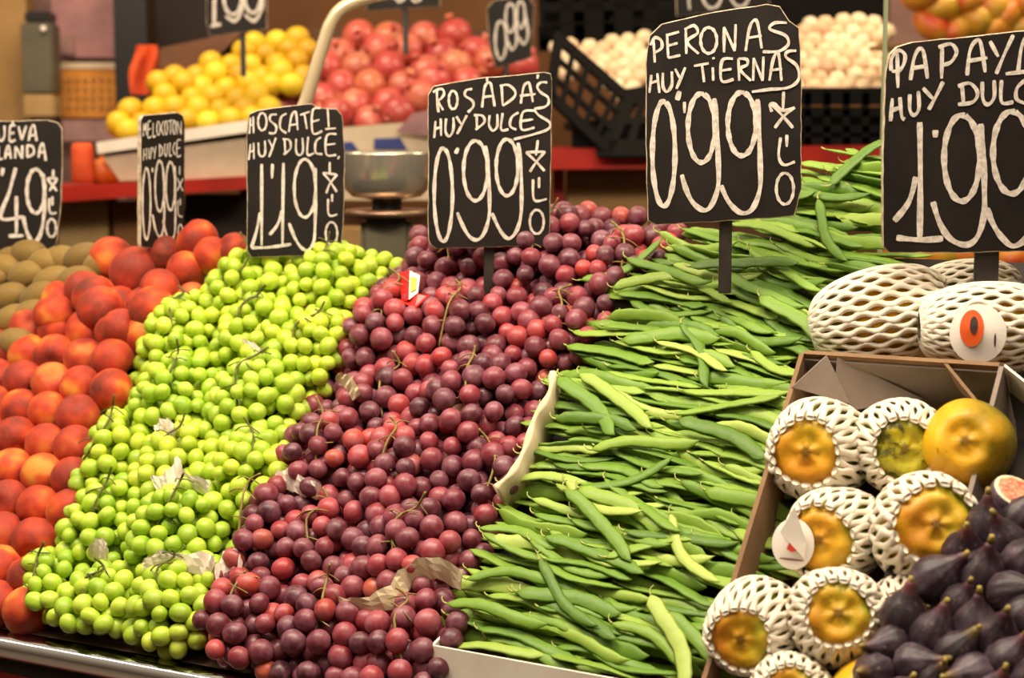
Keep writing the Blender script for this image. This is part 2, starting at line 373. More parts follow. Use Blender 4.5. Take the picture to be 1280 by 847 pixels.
# ------------------------------------------------------------------ grapes
def grape_mesh(name, d, el, mat):
    ph = uni(0, 6)
    def fn(t, p):
        r_ = d / 2 * (1 + .03 * math.sin(2 * p + ph) * math.sin(t))
        z = math.cos(t) * d / 2 * el
        if t < .01: z -= d * .02
        return Vector((r_ * math.sin(t) * math.cos(p), r_ * math.sin(t) * math.sin(p), z))
    V, F = blob(fn, 18, 12); return mesh(name, V, F, mat, True)
def pile(poly, d, mounds, h0, seed, cand=15000, layers=3, elong=1.1, pack=.80):
    random.seed(seed)
    cell = d; H = {}; out = []
    us = [hs(x, y, h0 + .03) for x, y in poly]
    u0, u1 = min(u for u, s in us) - .04, max(u for u, s in us) + .04; s0, s1 = min(s for u, s in us) - .04, max(s for u, s in us) + .02
    for L in range(layers):
        for _ in range(cand):
            u, s = uni(u0, u1), uni(s0, s1)
            best = None; hb = -1
            for i, (cu, cs, a, b, hh) in enumerate(mounds):
                q = 1 - ((u - cu) / a) ** 2 - ((s - cs) / b) ** 2
                if q > 0:
                    z = hh * math.sqrt(q)
                    if z > hb: hb = z; best = i
            if best is None:
                best = min(range(len(mounds)), key=lambda i: (u - mounds[i][0]) ** 2 + (s - mounds[i][1]) ** 2); hb = -.006
                if (u - mounds[best][0]) ** 2 + (s - mounds[best][1]) ** 2 > .16 ** 2: continue
            hb = max(hb, -.006)
            if L and hb < .004: continue
            P = S(u, s, h0 + hb - L * d * .72 + uni(-.1, .1) * d)
            x, y = proj(P)
            if not inpoly(x, y, poly): continue
            k = (int(P.x // cell), int(P.y // cell), int(P.z // cell)); ok = True
            for dx in (-1, 0, 1):
                for dy in (-1, 0, 1):
                    for dz in (-1, 0, 1):
                        for Q in H.get((k[0] + dx, k[1] + dy, k[2] + dz), ()):
                            if (Q - P).length_squared < (pack * d) ** 2: ok = False; break
                        if not ok: break
                    if not ok: break
                if not ok: break
            if not ok: continue
            H.setdefault(k, []).append(P); out.append((best, P, L))
    return out
def mound_grid(poly, du, ds, a, b, hh, h0, jit, edge=0):
    us = [hs(x, y, h0) for x, y in poly]
    u0, u1 = min(u for u, s in us), max(u for u, s in us); s0, s1 = min(s for u, s in us), max(s for u, s in us)
    rows = []; s = s0 + ds * .4; j = 0
    while s < s1 + ds * .3:
        row = []; u = u0 + (j % 2) * du * .5
        while u < u1 + du:
            uu, ss = u + uni(-jit, jit), s + uni(-jit, jit)
            x, y = proj(S(uu, ss, h0 + hh * .6))
            if inpoly(x, y, poly): row.append((uu, ss, a * uni(.92, 1.12), b * uni(.92, 1.12), hh * uni(.75, 1.2)))
            u += du
        if row: rows.append(row)
        s += ds; j += 1
    return rows
def tint(lst):
    return lst
GREEN = [(30, 748), (36, 700), (62, 655), (102, 590), (122, 540), (160, 485), (165, 430), (198, 395), (215, 365), (250, 352), (262, 318), (300, 305), (470, 308), (500, 330), (485, 355), (440, 375), (425, 420), (430, 440), (405, 490), (362, 540), (352, 590), (312, 640), (292, 700), (265, 745), (248, 800), (215, 815), (150, 790), (60, 775)]
RED = [(245, 780), (268, 735), (298, 680), (312, 640), (352, 590), (358, 525), (405, 490), (432, 440), (422, 400), (445, 372), (490, 355), (515, 320), (525, 285), (600, 270), (690, 268), (725, 248), (755, 262), (800, 270), (850, 285), (820, 330), (765, 372), (755, 420), (720, 450), (690, 475), (668, 530), (645, 590), (625, 640), (600, 720), (578, 745), (570, 800), (545, 860), (350, 850), (270, 815)]
def bunches(poly, d, mats, stemmat, name, h0, rows, seed, label, cat, group, elong, tints):
    mounds = [m_ for r_ in rows for m_ in r_]
    gm = [grape_mesh(name, d * k, e, mats) for k, e in ((1.0, elong), (.93, elong * 1.05), (1.06, elong), (.85, elong))]
    pts = pile(poly, d, mounds, h0, seed)
    by = {}
    for i, P, L in pts: by.setdefault(i, []).append((P, L))
    idx = 0
    for ri, row in enumerate(rows):
        n = len(row)
        for ci, mo in enumerate(row):
            g = by.get(idx, []); idx += 1
            if len(g) < 6: continue
            g.sort(key=lambda q: q[1]); g = g[:99]
            C0 = S(mo[0], mo[1], h0 - .02)
            e = empty('grape_bunch', C0, label(ri, len(rows), ci, n), cat, group)
            tn = random.choice(tints)
            for P, L in g:
                o = obj('grape', random.choice(gm), e, P - C0, rq()); o.color = tn
            # branching stem lying over the bunch
            mb = MB()
            top = S(mo[0] + uni(-.01, .01), mo[1] + mo[3] * .55, h0 + mo[4] * 1.0 + .004) - C0
            mid = S(mo[0] + uni(-.02, .02), mo[1] + mo[3] * .2, h0 + mo[4] * 1.08 + .002) - C0
            low = S(mo[0] + uni(-.02, .02), mo[1] - mo[3] * .4, h0 + mo[4] * .72) - C0
            tip = top + ES * uni(.006, .02) + EN * uni(.004, .022) + EU * uni(-.02, .02)
            line = spline([tip, top, mid, low], 5)
            mb.tube(line, [.0019] * len(line), 6)
            for q in range(4, len(line), 4):
                for sgn in (-1, 1):
                    e1 = line[q] + EU * sgn * uni(.012, .028) + ES * uni(-.015, .01) - EN * uni(-.003, .012)
                    m1 = (line[q] + e1) / 2 + EN * uni(.001, .006)
                    mb.tube(spline([line[q], m1, e1], 4), .0010, 5)
            mb.build('stem', stemmat, e, True)
R1 = mound_grid(GREEN, .135, .125, .083, .088, .070, -.008, .016)
SIDEG = lambda ci, n: 'beside the peaches' if ci == 0 else ('beside the red grapes' if ci == n - 1 else nth(ci) + ' in from the peaches')
bunches(GREEN, .0278, M['green_grape'], M['stem_dark'], 'grape', .0, R1, 11,
        lambda r_, R_, c_, n: 'bunch of green grapes in the %s row up, %s' % (ORD[r_], SIDEG(c_, n)), 'grapes', 'green grape bunches', 1.14, [(1, 1, 1, 1), (.90, 1, .9, 1), (1.1, 1.04, .9, 1), (.95, 1, 1, 1), (1.02, 1.02, .8, 1)])
R2 = mound_grid(RED, .14, .14, .093, .100, .066, -.008, .014)
SIDER = lambda ci, n: 'beside the green grapes' if ci == 0 else ('beside the beans' if ci == n - 1 else nth(ci) + ' in from the green grapes')
bunches(RED, .0332, M['red_grape'], M['stem'], 'grape', .0, R2, 12,
        lambda r_, R_, c_, n: 'bunch of dark red grapes in the %s row up, %s' % (ORD[r_], SIDER(c_, n)), 'grapes', 'red grape bunches', 1.05, [(1, 1, 1, 1), (.78, .72, .85, 1), (.85, .8, .9, 1), (1.08, 1, 1, 1), (.9, .85, .9, 1), (1.12, 1, .95, 1)])

# ------------------------------------------------------------------ peaches and kiwis
random.seed(21)
def fruit_blob(name, d, mat, squash=.95, groove=.05, dim=.10, nu=28, nv=18, skew=0):
    def fn(t, p):
        r_ = d / 2 * (1 - groove * math.exp(-(p if p < math.pi else 2 * math.pi - p) ** 2 / .06) * math.sin(t))
        z = math.cos(t) * d / 2 * squash - d * dim * math.exp(-t * t / .10)
        return Vector((r_ * math.sin(t) * math.cos(p), r_ * math.sin(t) * math.sin(p), z))
    V, F = blob(fn, nu, nv); return mesh(name, V, F, mat, True)
pm = [fruit_blob('peach', .076 * k, M['peach'], q) for k, q in ((1, .95), (.96, .98), (1.04, .93))]
PEACH = [(-45, 790), (30, 782), (60, 760), (75, 665), (112, 600), (130, 530), (170, 485), (178, 425), (215, 380), (200, 350), (150, 372), (60, 372), (20, 420), (-45, 450)]
cells = []
sp_u, sp_s = .064, .0605
for j in range(-1, 11):
    row = []
    for i in range(-9, 8):
        u, s = .045 + (i + (j % 2) * .5) * sp_u, .030 + j * sp_s
        x, y = proj(S(u, s, .012))
        if inpoly(x, y, PEACH): row.append((u, s))
    if row: cells.append(row)
for j, row in enumerate(cells):
    row.sort(key=lambda q: -q[0])
    for i, (u, s) in enumerate(row):
        P = S(u, s, .014 + uni(-.003, .003)); o = obj('peach', random.choice(pm), None, P, rq())
        tag(o, 'red and orange peach in the %s full row up, %s from the green grapes' % (ORD[j], nth(i)), 'peach', 'peaches stacked in rows')
loose = [(118, 372, 29, 'loose peach below the dark red topmost one, leaning left'), (168, 340, 33, 'large round dark red peach standing clear at the top of the heap'), (140, 325, 30, 'peach tucked left behind the large round dark red one'),
         (68, 393, 27, 'peach beside the kiwis, dark and orange blushed'), (126, 388, 31, 'orange red peach under the topmost dark one'), (190, 388, 31, 'peach touching the green grapes, under the melocoton sign'),
         (200, 362, 27, 'pale red peach behind the melocoton sign stake'), (247, 300, 27, 'bright red peach right of the melocoton sign'), (232, 338, 25, 'deep red peach low beside the melocoton sign stake'),
         (265, 320, 25, 'salmon red peach rising behind the green grapes'), (293, 312, 22, 'pale peach half hidden by the moscatel sign'), (105, 362, 25, 'peach partly hidden between kiwis and peaches'), (240, 372, 20, 'pale orange peach sunk beside the top green grapes'), (152, 410, 25, 'peach peeping out beneath the loose upper peaches'),(205, 318, 24, 'dark red peach in shade behind the melocoton sign')]
pm2 = {}
for x, y, r_, lb in loose:
    h = .035 if y > 350 else .02
    u, s = hs(x, y, h); P = S(u, s, h); d = 2 * r_ / FPX * (P - CAM).dot(Fw)
    o = obj('peach', fruit_blob('peach', d, M['peach']), None, P, rq()); tag(o, lb, 'peach', 'loose peaches on top')
# kiwis
def kiwi(t, p, L=.041, W=.028): return Vector((W * math.sin(t) * math.cos(p), W * math.sin(t) * math.sin(p), L * math.cos(t)))
V, F = blob(kiwi, 24, 16); km = mesh('kiwi', V, F, M['kiwi'], True)
ks = [(10, 322), (35, 318), (75, 325), (105, 322), (-10, 345), (5, 335), (35, 345), (67, 352), (98, 352), (10, 372), (-15, 378), (50, 372), (18, 400), (-12, 410), (130, 330), (22, 430), (-5, 432), (-25, 330), (58, 330), (38, 395)]
ks.sort(key=lambda q: (q[1] // 25, q[0])); rowname = {}
for k, (x, y) in enumerate(ks):
    u, s = hs(x, y, .025); P = S(u, s, .025 + uni(-.002, .002))
    d = (EU * uni(.7, 1) + ES * uni(-.1, .5) + EN * uni(-.1, .2)).normalized()
    e = empty('kiwi', P, '', 'kiwi', 'kiwis behind the peaches', d.to_track_quat('Z', 'Y'))
    rr = y // 25; rowname.setdefault(rr, 0); rowname[rr] += 1
    e['label'] = 'brown fuzzy kiwi, %s from the left in the %s row down of the kiwis' % (nth(rowname[rr] - 1), nth(len(rowname) - 1))
    obj('fruit', km, e); mb = MB(); mb.lathe([(.0001, .0405), (.003, .0405), (.0035, .039), (.0045, .0385)], 8); mb.build('stem_end', M['stem_dark'], e, True)

# ------------------------------------------------------------------ beans
random.seed(33)
def pod(L, W, Tk, bend, wave, seed, hook=1):
    """flat bean pod: length along x, broad side along y, thin along z"""
    rs = random.Random(seed); N = 22; n = 8; V = []; ph = rs.uniform(0, 6); tw = rs.uniform(-.5, .5)
    for i in range(N + 1):
        t = i / N; x = (t - .5) * L
        y = bend * (4 * t * (1 - t) - .5) + wave * math.sin(t * 7 + ph) + (0.004 * hook * max(0, (t - .9) / .1) ** 2)
        z = wave * .9 * math.sin(t * 5 + ph * 2) + bend * .15 * math.cos(t * 3)
        wd = min(1, (t / .10) ** .65, ((1 - t) / .13) ** .75) if 0 < t < 1 else 0
        wd = max(wd, .07) * (1 + .07 * math.sin(t * 2 * math.pi * 5 + ph * 3)); bumpz = 1 + .14 * math.sin(t * 2 * math.pi * 7 + ph)
        a = tw * (t - .5)
        for k in range(n):
            q = 2 * math.pi * k / n; yy = math.cos(q) * W / 2 * wd; zz = math.sin(q) * Tk / 2 * (wd ** .7) * bumpz
            V.append(Vector((x, y + yy * math.cos(a) - zz * math.sin(a), z + yy * math.sin(a) + zz * math.cos(a))))
    F = [(i * n + k, (i + 1) * n + k, (i + 1) * n + (k + 1) % n, i * n + (k + 1) % n) for i in range(N) for k in range(n)]
    F += [tuple(range(n)), tuple(N * n + k for k in range(n))[::-1]]
    return V, F
pods = []
for k in range(10):
    L = [.13, .145, .155, .165, .14, .15, .16, .125, .155, .145][k]
    V, F = pod(L, [.0165, .015, .0175, .019, .016, .022, .0155, .018, .014, .020][k], [.0056, .0052, .0056, .005, .0056, .0046, .0058, .005, .0054, .0046][k], [.010, -.006, .004, .012, -.012, .006, -.004, .014, 0, -.008][k], uni(.0018, .0036), k)
    me = mesh('pod', V, F, M['bean'], True)
    end = sum((V[i] for i in range(8)), Vector()) / 8
    mb = MB(); mb.tube(spline([end + Vector((.001, 0, 0)), end + Vector((-.004, .001, .001)), end + Vector((-.008, .004, .002)), end + Vector((-.010, .008, .001))], 3), [.0016, .0016, .0014, .0012, .001, .0009, .0009, .0008, .0008, .0012], 5)
    tipme = mesh('stem_tip', mb.v, mb.f, M['bean_tip'], True)
    pods.append((me, tipme, L, V, F))
BEAN = [(548, 790), (562, 745), (585, 705), (612, 640), (645, 585), (658, 540), (692, 460), (735, 390), (742, 365), (800, 322), (832, 290), (880, 275), (985, 215), (1050, 182), (1120, 178), (1120, 350), (1035, 350), (1030, 440), (1000, 450), (985, 500), (985, 600), (1020, 600), (950, 730), (900, 770), (905, 850), (760, 855), (550, 812)]
def bean_frame(a, roll, pitch):
    q = Quaternion(EN, a); X = q @ EU; X = (X + EN * pitch).normalized()
    Y = EN.cross(X).normalized(); Z = X.cross(Y)
    qr = Quaternion(X, roll); Y = qr @ Y; Z = qr @ Z
    return Matrix((X, Y, Z)).transposed().to_quaternion()
BEANS = []
def lay(row_ds, hbase, jit_a, n_extra, store):
    us = [hs(x, y, .06) for x, y in BEAN]
    u0, u1 = min(u for u, s in us), max(u for u, s in us); s0, s1 = min(s for u, s in us), max(s for u, s in us)
    s = s0 - .02; j = 0
    def tilt(u, s): 
        t = (u - .76) / .38
        return math.radians(-4 - 10 * t + 13 * noise.noise(Vector((u * 9, s * 7, 3.1)))) 
    while s < s1 + .01:
        u = u0 + uni(0, .10)
        while u < u1 + .05:
            k = random.randrange(10); L = pods[k][2]; a = tilt(u, s) + random.gauss(0, jit_a)
            h = hbase + uni(-.006, .005) + .010 * noise.noise(Vector((u * 12, s * 12, 9)))
            c = S(u, s + uni(-.003, .003), h); X = bean_frame(a, 0, 0) @ Vector((1, 0, 0))
            e1, e2 = proj(c - X * L * .46), proj(c + X * L * .42)
            if inpoly(*proj(c), BEAN) and inpoly(e1[0] + 6, e1[1], BEAN) and (inpoly(*e2, BEAN) or e2[0] > 950): store.append((k, c, a, random.choice([-1, -1, 1]) * uni(.1, .75) + (uni(-1.2, 1.2) if rnd() < .15 else 0), uni(-.05, .05), s, u))
            u += L * uni(.72, .98)
        s += row_ds; j += 1
    for _ in range(n_extra * 8):
        if n_extra <= 0: break
        u, s = uni(u0, u1), uni(s0, s1); k = random.randrange(10); L = pods[k][2]; a = tilt(u, s) + random.gauss(0, .28)
        c = S(u, s, hbase + .012); X = bean_frame(a, 0, 0) @ Vector((1, 0, 0))
        if inpoly(*proj(c), BEAN) and inpoly(*proj(c - X * L * .45), BEAN) and inpoly(*proj(c + X * L * .4), BEAN):
            store.append((k, c, a, uni(-.4, .4), uni(-.06, .06), s, u)); n_extra -= 1
lay(.0106, .052, .060, 22, BEANS)
special = [(882, 446, 75, .035, 5), (748, 655, -38, .070, 3), (880, 815, -38, .068, 3), (840, 800, -55, .072, 5), (905, 545, -20, .068, 5), (735, 505, -38, .07, 5), (705, 745, -38, .07, 1), (620, 765, -5, .068, 2), (770, 500, -32, .066, 3),
           (1075, 200, 55, .066, 7), (1035, 290, -60, .070, 1), (930, 330, 5, .072, 3), (780, 330, 38, .060, 4), (835, 338, -18, .07, 6), (995, 400, -35, .068, 5), (860, 690, -45, .068, 4), (960, 250, 12, .072, 9), (640, 720, 5, .066, 0), (1030, 240, -10, .07, 1)]
for x, y, a, h, k in special:
    u, s = hs(x, y, h); BEANS.append((k, S(u, s, h), math.radians(a), .1, 0, s, u))
print('beans', len(BEANS))
random.shuffle(BEANS) if len(BEANS) > 300 else None
extra = BEANS[300:]; BEANS = BEANS[:300]
cols = {}
for b in BEANS:
    c_ = min(3, max(0, int((b[6] - .76 + .0) / .095))); cols.setdefault(c_, []).append(b)
CN = ['along the red grape side', 'in the strip left of middle', 'in the strip right of middle', 'along the papaya side']
for c_, lst in cols.items():
    lst.sort(key=lambda b: -b[5])
    for i, (k, c, a, roll, pt, s, u) in enumerate(lst):
        d = 'level' if abs(a) < .12 else ('rising to the right' if a > 0 else 'dipping to the right')
        e = empty('green_bean', c, 'green bean %s, %s down %s' % (d, nth(i), CN[c_]), 'green bean', 'flat green beans in the heap', bean_frame(a, roll, pt))
        obj('pod', pods[k][0], e); obj('stem_tip', pods[k][1], e)
under = []
random.seed(34); lay(.0145, .040, .06, 0, under); lay(.016, .030, .06, 0, under)
mb = MB()
for (k, c, a, roll, pt, s, u) in under + extra:
    q = bean_frame(a, roll, pt); mb.add([c + q @ v for v in pods[k][3]], pods[k][4])
me = mesh('green_beans', mb.v, mb.f, M['bean'], True); o = obj('green_beans', me)
tag(o, 'lower layers of flat green beans showing between the top pods', 'green beans', 'flat green beans in the heap', 'stuff')

# ------------------------------------------------------------------ cardboard divider, paper liners and the bean box front
def strip(name, pxs, h, wid, dep, mat, label, cat='cardboard divider', group=None, thick=None):
    P = []
    for q in pxs:
        x, y = q[0], q[1]; hh = q[2] if len(q) > 2 else h
        u, s = hs(x, y, hh); P.append(S(u, s, hh))
    P = spline(P, 6); mb = MB(); rings = []
    for i, p in enumerate(P):
        t = (P[min(i + 1, len(P) - 1)] - P[max(i - 1, 0)]).normalized(); side = t.cross(EN).normalized()
        w_ = wid / 2 * (.75 + .25 * math.sin(i * .9))
        rings.append([p - side * w_ - EN * dep, p - side * w_ - EN * .003, p - side * w_ * .6, p + side * w_ * .6, p + side * w_ - EN * .003, p + side * w_ - EN * dep])
    n = 6; V = [v for r_ in rings for v in r_]; c = P[len(P) // 2]
    F = [(i * n + k, i * n + (k + 1) % n, (i + 1) * n + (k + 1) % n, (i + 1) * n + k) for i in range(len(P) - 1) for k in range(n)]
    F += [tuple(range(n)), tuple((len(P) - 1) * n + k for k in range(n))[::-1]]
    mb.add(V, F); return tag(mb.build(name, mat, None, True, origin=c), label, cat, group)
strip('cardboard_divider', [(690, 463), (686, 490), (668, 520), (655, 560), (638, 590), (618, 608)], .078, .013, .06, M['paper'], 'cream wavy cardboard edge dividing red grapes from the beans')
def sheet(name, P, Q, thick, mat, label, cat, n=10):
    """curled sheet between two guide curves of pixels with heights, given real thickness"""
    dn = -.009
    a = spline([S(*hs(x, y, h - dn), h - dn) for x, y, h in P], 4); b = spline([S(*hs(x, y, h + .004), h + .004) for x, y, h in Q], 4)
    b = [q + (q - p).normalized() * .009 for p, q in zip(a, b)]
    N = min(len(a), len(b)); V = []; F = []
    for i in range(N):
        for k in range(4):
            t = k / 3; p = a[i].lerp(b[i], t) + EN * .002 * math.sin(t * math.pi) + EN * .004 * math.sin(i * 1.9 + t * 2); V.append(p)
    for i in range(N): 
        for k in range(4): V.append(V[i * 4 + k] - EN * thick)
    o_ = N * 4
    for i in range(N - 1):
        for k in range(3):
            F.append((i * 4 + k, i * 4 + k + 1, (i + 1) * 4 + k + 1, (i + 1) * 4 + k)); F.append((o_ + i * 4 + k, o_ + (i + 1) * 4 + k, o_ + (i + 1) * 4 + k + 1, o_ + i * 4 + k + 1))
        F.append((i * 4, (i + 1) * 4, o_ + (i + 1) * 4, o_ + i * 4)); F.append((i * 4 + 3, o_ + i * 4 + 3, o_ + (i + 1) * 4 + 3, (i + 1) * 4 + 3))
    F.append((0, o_, o_ + 1, 1)); F.append((1, o_ + 1, o_ + 2, 2)); F.append((2, o_ + 2, o_ + 3, 3)); e_ = (N - 1) * 4
    F += [(e_ + k, e_ + k + 1, o_ + e_ + k + 1, o_ + e_ + k) for k in range(3)]
    mb = MB(); mb.add(V, F); return tag(mb.build(name, mat, None, False, origin=V[N * 2]), label, cat)
sheet('paper_liner', [(410, 738, .062), (440, 748, .066), (480, 735, .07), (505, 708, .075), (540, 695, .078), (580, 712, .075)], [(408, 745, .055), (440, 758, .058), (490, 752, .06), (512, 722, .062), (545, 716, .062), (578, 732, .06)], .002, M['paper'], 'cream torn paper curling out low between the red grapes', 'paper liner')
sheet('paper_liner', [(188, 596, .065), (208, 590, .068), (222, 570, .072), (232, 590, .068), (262, 600, .062)], [(196, 612, .055), (212, 612, .055), (226, 600, .055), (238, 606, .055), (262, 612, .055)], .002, M['card_white'], 'white paper corner poking up mid green grapes', 'paper liner')
sheet('paper_liner', [(178, 702, .062), (200, 688, .068), (225, 692, .066), (260, 690, .064), (268, 700, .062)], [(182, 712, .055), (205, 702, .058), (225, 708, .055), (255, 710, .055), (266, 712, .055)], .002, M['card_white'], 'white paper edge crossing the low green grapes', 'paper liner')
sheet('paper_liner', [(268, 712, .055), (280, 690, .06), (296, 686, .06), (302, 700, .055)], [(272, 728, .045), (284, 715, .048), (296, 712, .048), (300, 716, .048)], .002, M['card_white'], 'white paper flap between green grapes and red grapes', 'paper liner')
sheet('paper_liner', [(112, 682, .055), (120, 674, .060), (130, 674, .060), (134, 684, .055)], [(112, 692, .045), (120, 690, .048), (130, 692, .048), (134, 694, .048)], .002, M['card_white'], 'small white paper scrap near the peaches low in the green grapes', 'paper liner')
sheet('paper_liner', [(192, 535, .052), (200, 524, .058), (212, 524, .058), (220, 536, .052)], [(196, 542, .05), (204, 536, .05), (212, 538, .05), (218, 542, .05)], .002, M['card_white'], 'small white paper scrap higher in the green grapes', 'paper liner')
sheet('paper_liner', [(534, 524, .060), (555, 516, .064), (572, 506, .064), (602, 487, .064)], [(534, 532, .052), (556, 526, .055), (576, 515, .055), (606, 494, .055)], .002, M['paper'], 'cream paper edge between red grapes halfway up', 'paper liner')
sheet('paper_liner', [(425, 466, .060), (436, 468, .062), (444, 478, .062), (450, 490, .058)], [(422, 472, .055), (430, 476, .055), (438, 486, .055), (444, 496, .055)], .002, M['paper'], 'cream paper curl in the upper left of the red grapes', 'paper liner')
sheet('paper_liner', [(345, 590, .058), (360, 586, .062), (378, 596, .062), (400, 604, .058)], [(345, 604, .050), (360, 604, .052), (378, 612, .052), (398, 616, .050)], .002, M['card_white'], 'white paper piece at the left edge of the red grapes', 'paper liner')
sheet('paper_liner', [(290, 428, .060), (305, 424, .064), (320, 430, .064), (328, 438, .060)], [(296, 436, .055), (306, 436, .055), (318, 444, .055), (324, 446, .055)], .002, M['card_white'], 'white paper shred high in the green grapes', 'paper liner')
def bar(p, q, back, down, mb, mi=0):
    mb.hexa([p + down, q + down, q + down + back, p + down + back, p, q, q + back, p + back], mi)
a, b = hv(538, 806, -.012), hv(795, 853, -.012)
t = (b - a); b = a + t * 1.7
box = empty('bean_box', (a + b) / 2, 'pale cardboard tray front holding back the green beans', 'box')
mb = MB(); bar(a, b, EV * .004, -EZ * .075, mb); o = mb.build('front_wall', M['card_white'], box); o.location = -box.location
mb = MB(); bar(a, a + EV * .05 + EZ * .012, EU * .004, -EZ * .06, mb); o = mb.build('side_wall', M['card_white'], box); o.location = -box.location

# ------------------------------------------------------------------ papaya box (tilted like the slope)
BH = .115                                  # height of walls above the slope
bx = empty('cardboard_box', S(1.30, .25, 0), 'brown open cardboard box tilted forward holding netted papayas', 'box')
def wall(name, p, q, depth, th_vec, mats, parent=bx):   # p, q: top edge; runs down the slope normal by depth
    mb = MB(); mb.hexa([p - EN * depth, q - EN * depth, q - EN * depth + th_vec, p - EN * depth + th_vec, p, q, q + th_vec, p + th_vec])
    o = mb.build(name, mats, parent); o.location = -parent.location; return o
hB = .135
uL, sT = hs(1003, 447, hB); uR, sR_ = hs(1250, 452, hB); sT = (sT + sR_) / 2
uL0 = hs(940, 730, .12)[0]
wall('back_wall', S(uL, sT, hB), S(uR, sT, hB), .135, ES * .006, M['card'])
mb = MB(); mb.box(S((uL + uR) / 2, sT - .002, hB / 2 - .004), EU * (uR - uL) / 2, ES * .0015, EN * (hB / 2 - .005)); o = mb.build('lining', M['card_in'], bx); o.location = -bx.location
wall('side_wall', S(uL - .006, sT, hB), S(uL - .006, -.02, .10), .12, EU * .006, M['card'])
wall('side_wall', S(uR, sT, hB), S(uR, -.02, hB), .13, EU * .006, M['card_in'])
mb = MB(); mb.box(S((uL + uR) / 2, sT / 2, .0), EU * (uR - uL) / 2, ES * (sT / 2 + .02), EN * .004); o = mb.build('bottom', M['card'], bx); o.location = -bx.location
# folded corner flaps at the back corners (triangular gussets)
def gusset(name, A_, B_, C_, th, mat, parent=bx):
    mb = MB(); n = (B_ - A_).cross(C_ - A_).normalized() * th
    mb.add([A_, B_, C_, A_ + n, B_ + n, C_ + n], [(0, 1, 2), (3, 5, 4), (0, 3, 4, 1), (1, 4, 5, 2), (2, 5, 3, 0)]); o = mb.build(name, mat, parent); o.location = -parent.location
gusset('corner_flap', S(uL + .03, sT, hB - .001), S(uL - .004, sT - .055, hB - .004), S(uL + .06, sT - .035, hB - .055), .004, M['card_in'])
gusset('corner_flap', S(uL + .045, sT, hB - .002), S(uL + .15, sT - .01, hB - .065), S(uL + .04, sT - .05, hB - .06), .004, M['card_in'])
gusset('corner_flap', S(uR - .07, sT, hB - .001), S(uR, sT - .075, hB - .01), S(uR - .05, sT - .02, hB - .03), .004, M['card'])
wall('outer_flap', S(uR + .006, sT + .002, hB - .002), S(uR + .12, sT - .08, hB - .02), .05, ES * .004, M['card_white'])

# ------------------------------------------------------------------ papayas
PR = .052; PL = .075
def prof_r(t): return PR * (math.sin(math.pi * t) ** .72) * (1 + .10 * (t - .5) * 2 * .6)
def pap_fn(theta, p, ks=1.0, lobes=5):
    t = theta / math.pi; z = math.cos(theta) * PL * ks; r_ = prof_r(1 - t)
    g = math.exp(-(theta / .75) ** 2)
    r_ *= 1 + .05 * g * math.cos(lobes * p + .5 * math.sin(p)) - .035 * g * abs(math.cos(lobes * p / 2)) ** 8 + .015 * math.cos(lobes * p)
    z -= .014 * math.exp(-(theta / .26) ** 2) * ks - .0022 * math.cos(lobes * p + .5 * math.sin(p)) * math.sin(min(theta, .5) * math.pi) * math.exp(-(theta / .6) ** 2)
    z += .009 * math.exp(-(theta / .11) ** 2)
    return Vector((r_ * math.cos(p), r_ * math.sin(p), z))
def papaya_mesh(mat, ks=1.0, lobes=5):
    V, F = blob(lambda t, p: pap_fn(t, p, ks, lobes), 60, 44); return mesh('fruit', V, F, mat, True)
PM = {k: papaya_mesh(M[k], q, l) for k, q, l in (('papaya', 1.0, 5), ('papaya_green', .98, 5), ('papaya_bare', .92, 4))}
def net_mesh(t0, t1, N=26, m_=10, flare=.008, ks=1.0, open_=0, seed=0):
    rs = random.Random(seed)
    mb = MB(); K = 44; wk = min(1, 35 / N)
    for k in range(N):
        pts = []; ph = rs.uniform(-.05, .05); ee = rs.uniform(-.004, .004)
        for i in range(K + 1):
            q = i / K; t = t0 + (t1 - t0) * q; th = math.pi * (1 - t)
            wv = .36 * math.cos(math.pi * m_ * q + ph) * (1 if k % 2 else -1)
            p = 2 * math.pi * (k + wv) / N
            r_ = prof_r(t) + .0045 + flare * max(0, (q - .6) / .4) ** 2 + .0015 * math.sin(3 * p + 5 * q); r_ = max(r_, .016)
            z = math.cos(th) * PL * ks + ee * q
            pts.append((p, r_, z))
        V = []
        for i, (p, r_, z) in enumerate(pts):
            er = Vector((math.cos(p), math.sin(p), 0)); et = Vector((-math.sin(p), math.cos(p), 0)); c = er * r_ + Vector((0, 0, z))
            fat = 1 + .35 * abs(math.cos(math.pi * m_ * i / K))
            for a, b in ((1, 0), (.5, 1), (-.5, 1), (-1, 0), (-.5, -.8), (.5, -.8)):
                V.append(c + et * a * .0040 * fat * wk + er * b * .0026)
        n = 6; L = len(pts)
        F = [(i * n + j, i * n + (j + 1) % n, (i + 1) * n + (j + 1) % n, (i + 1) * n + j) for i in range(L - 1) for j in range(n)]
        F += [tuple(range(n)), tuple((L - 1) * n + j for j in range(n))[::-1]]
        mb.add(V, F)
    return mesh('foam_net', mb.v, mb.f, M['foam'], True)
NETS = [net_mesh(.06, .865, 38, 7, .003, seed=1), net_mesh(.06, .84, 36, 7, .004, seed=2), net_mesh(.05, .90, 38, 13, .001, seed=3)]
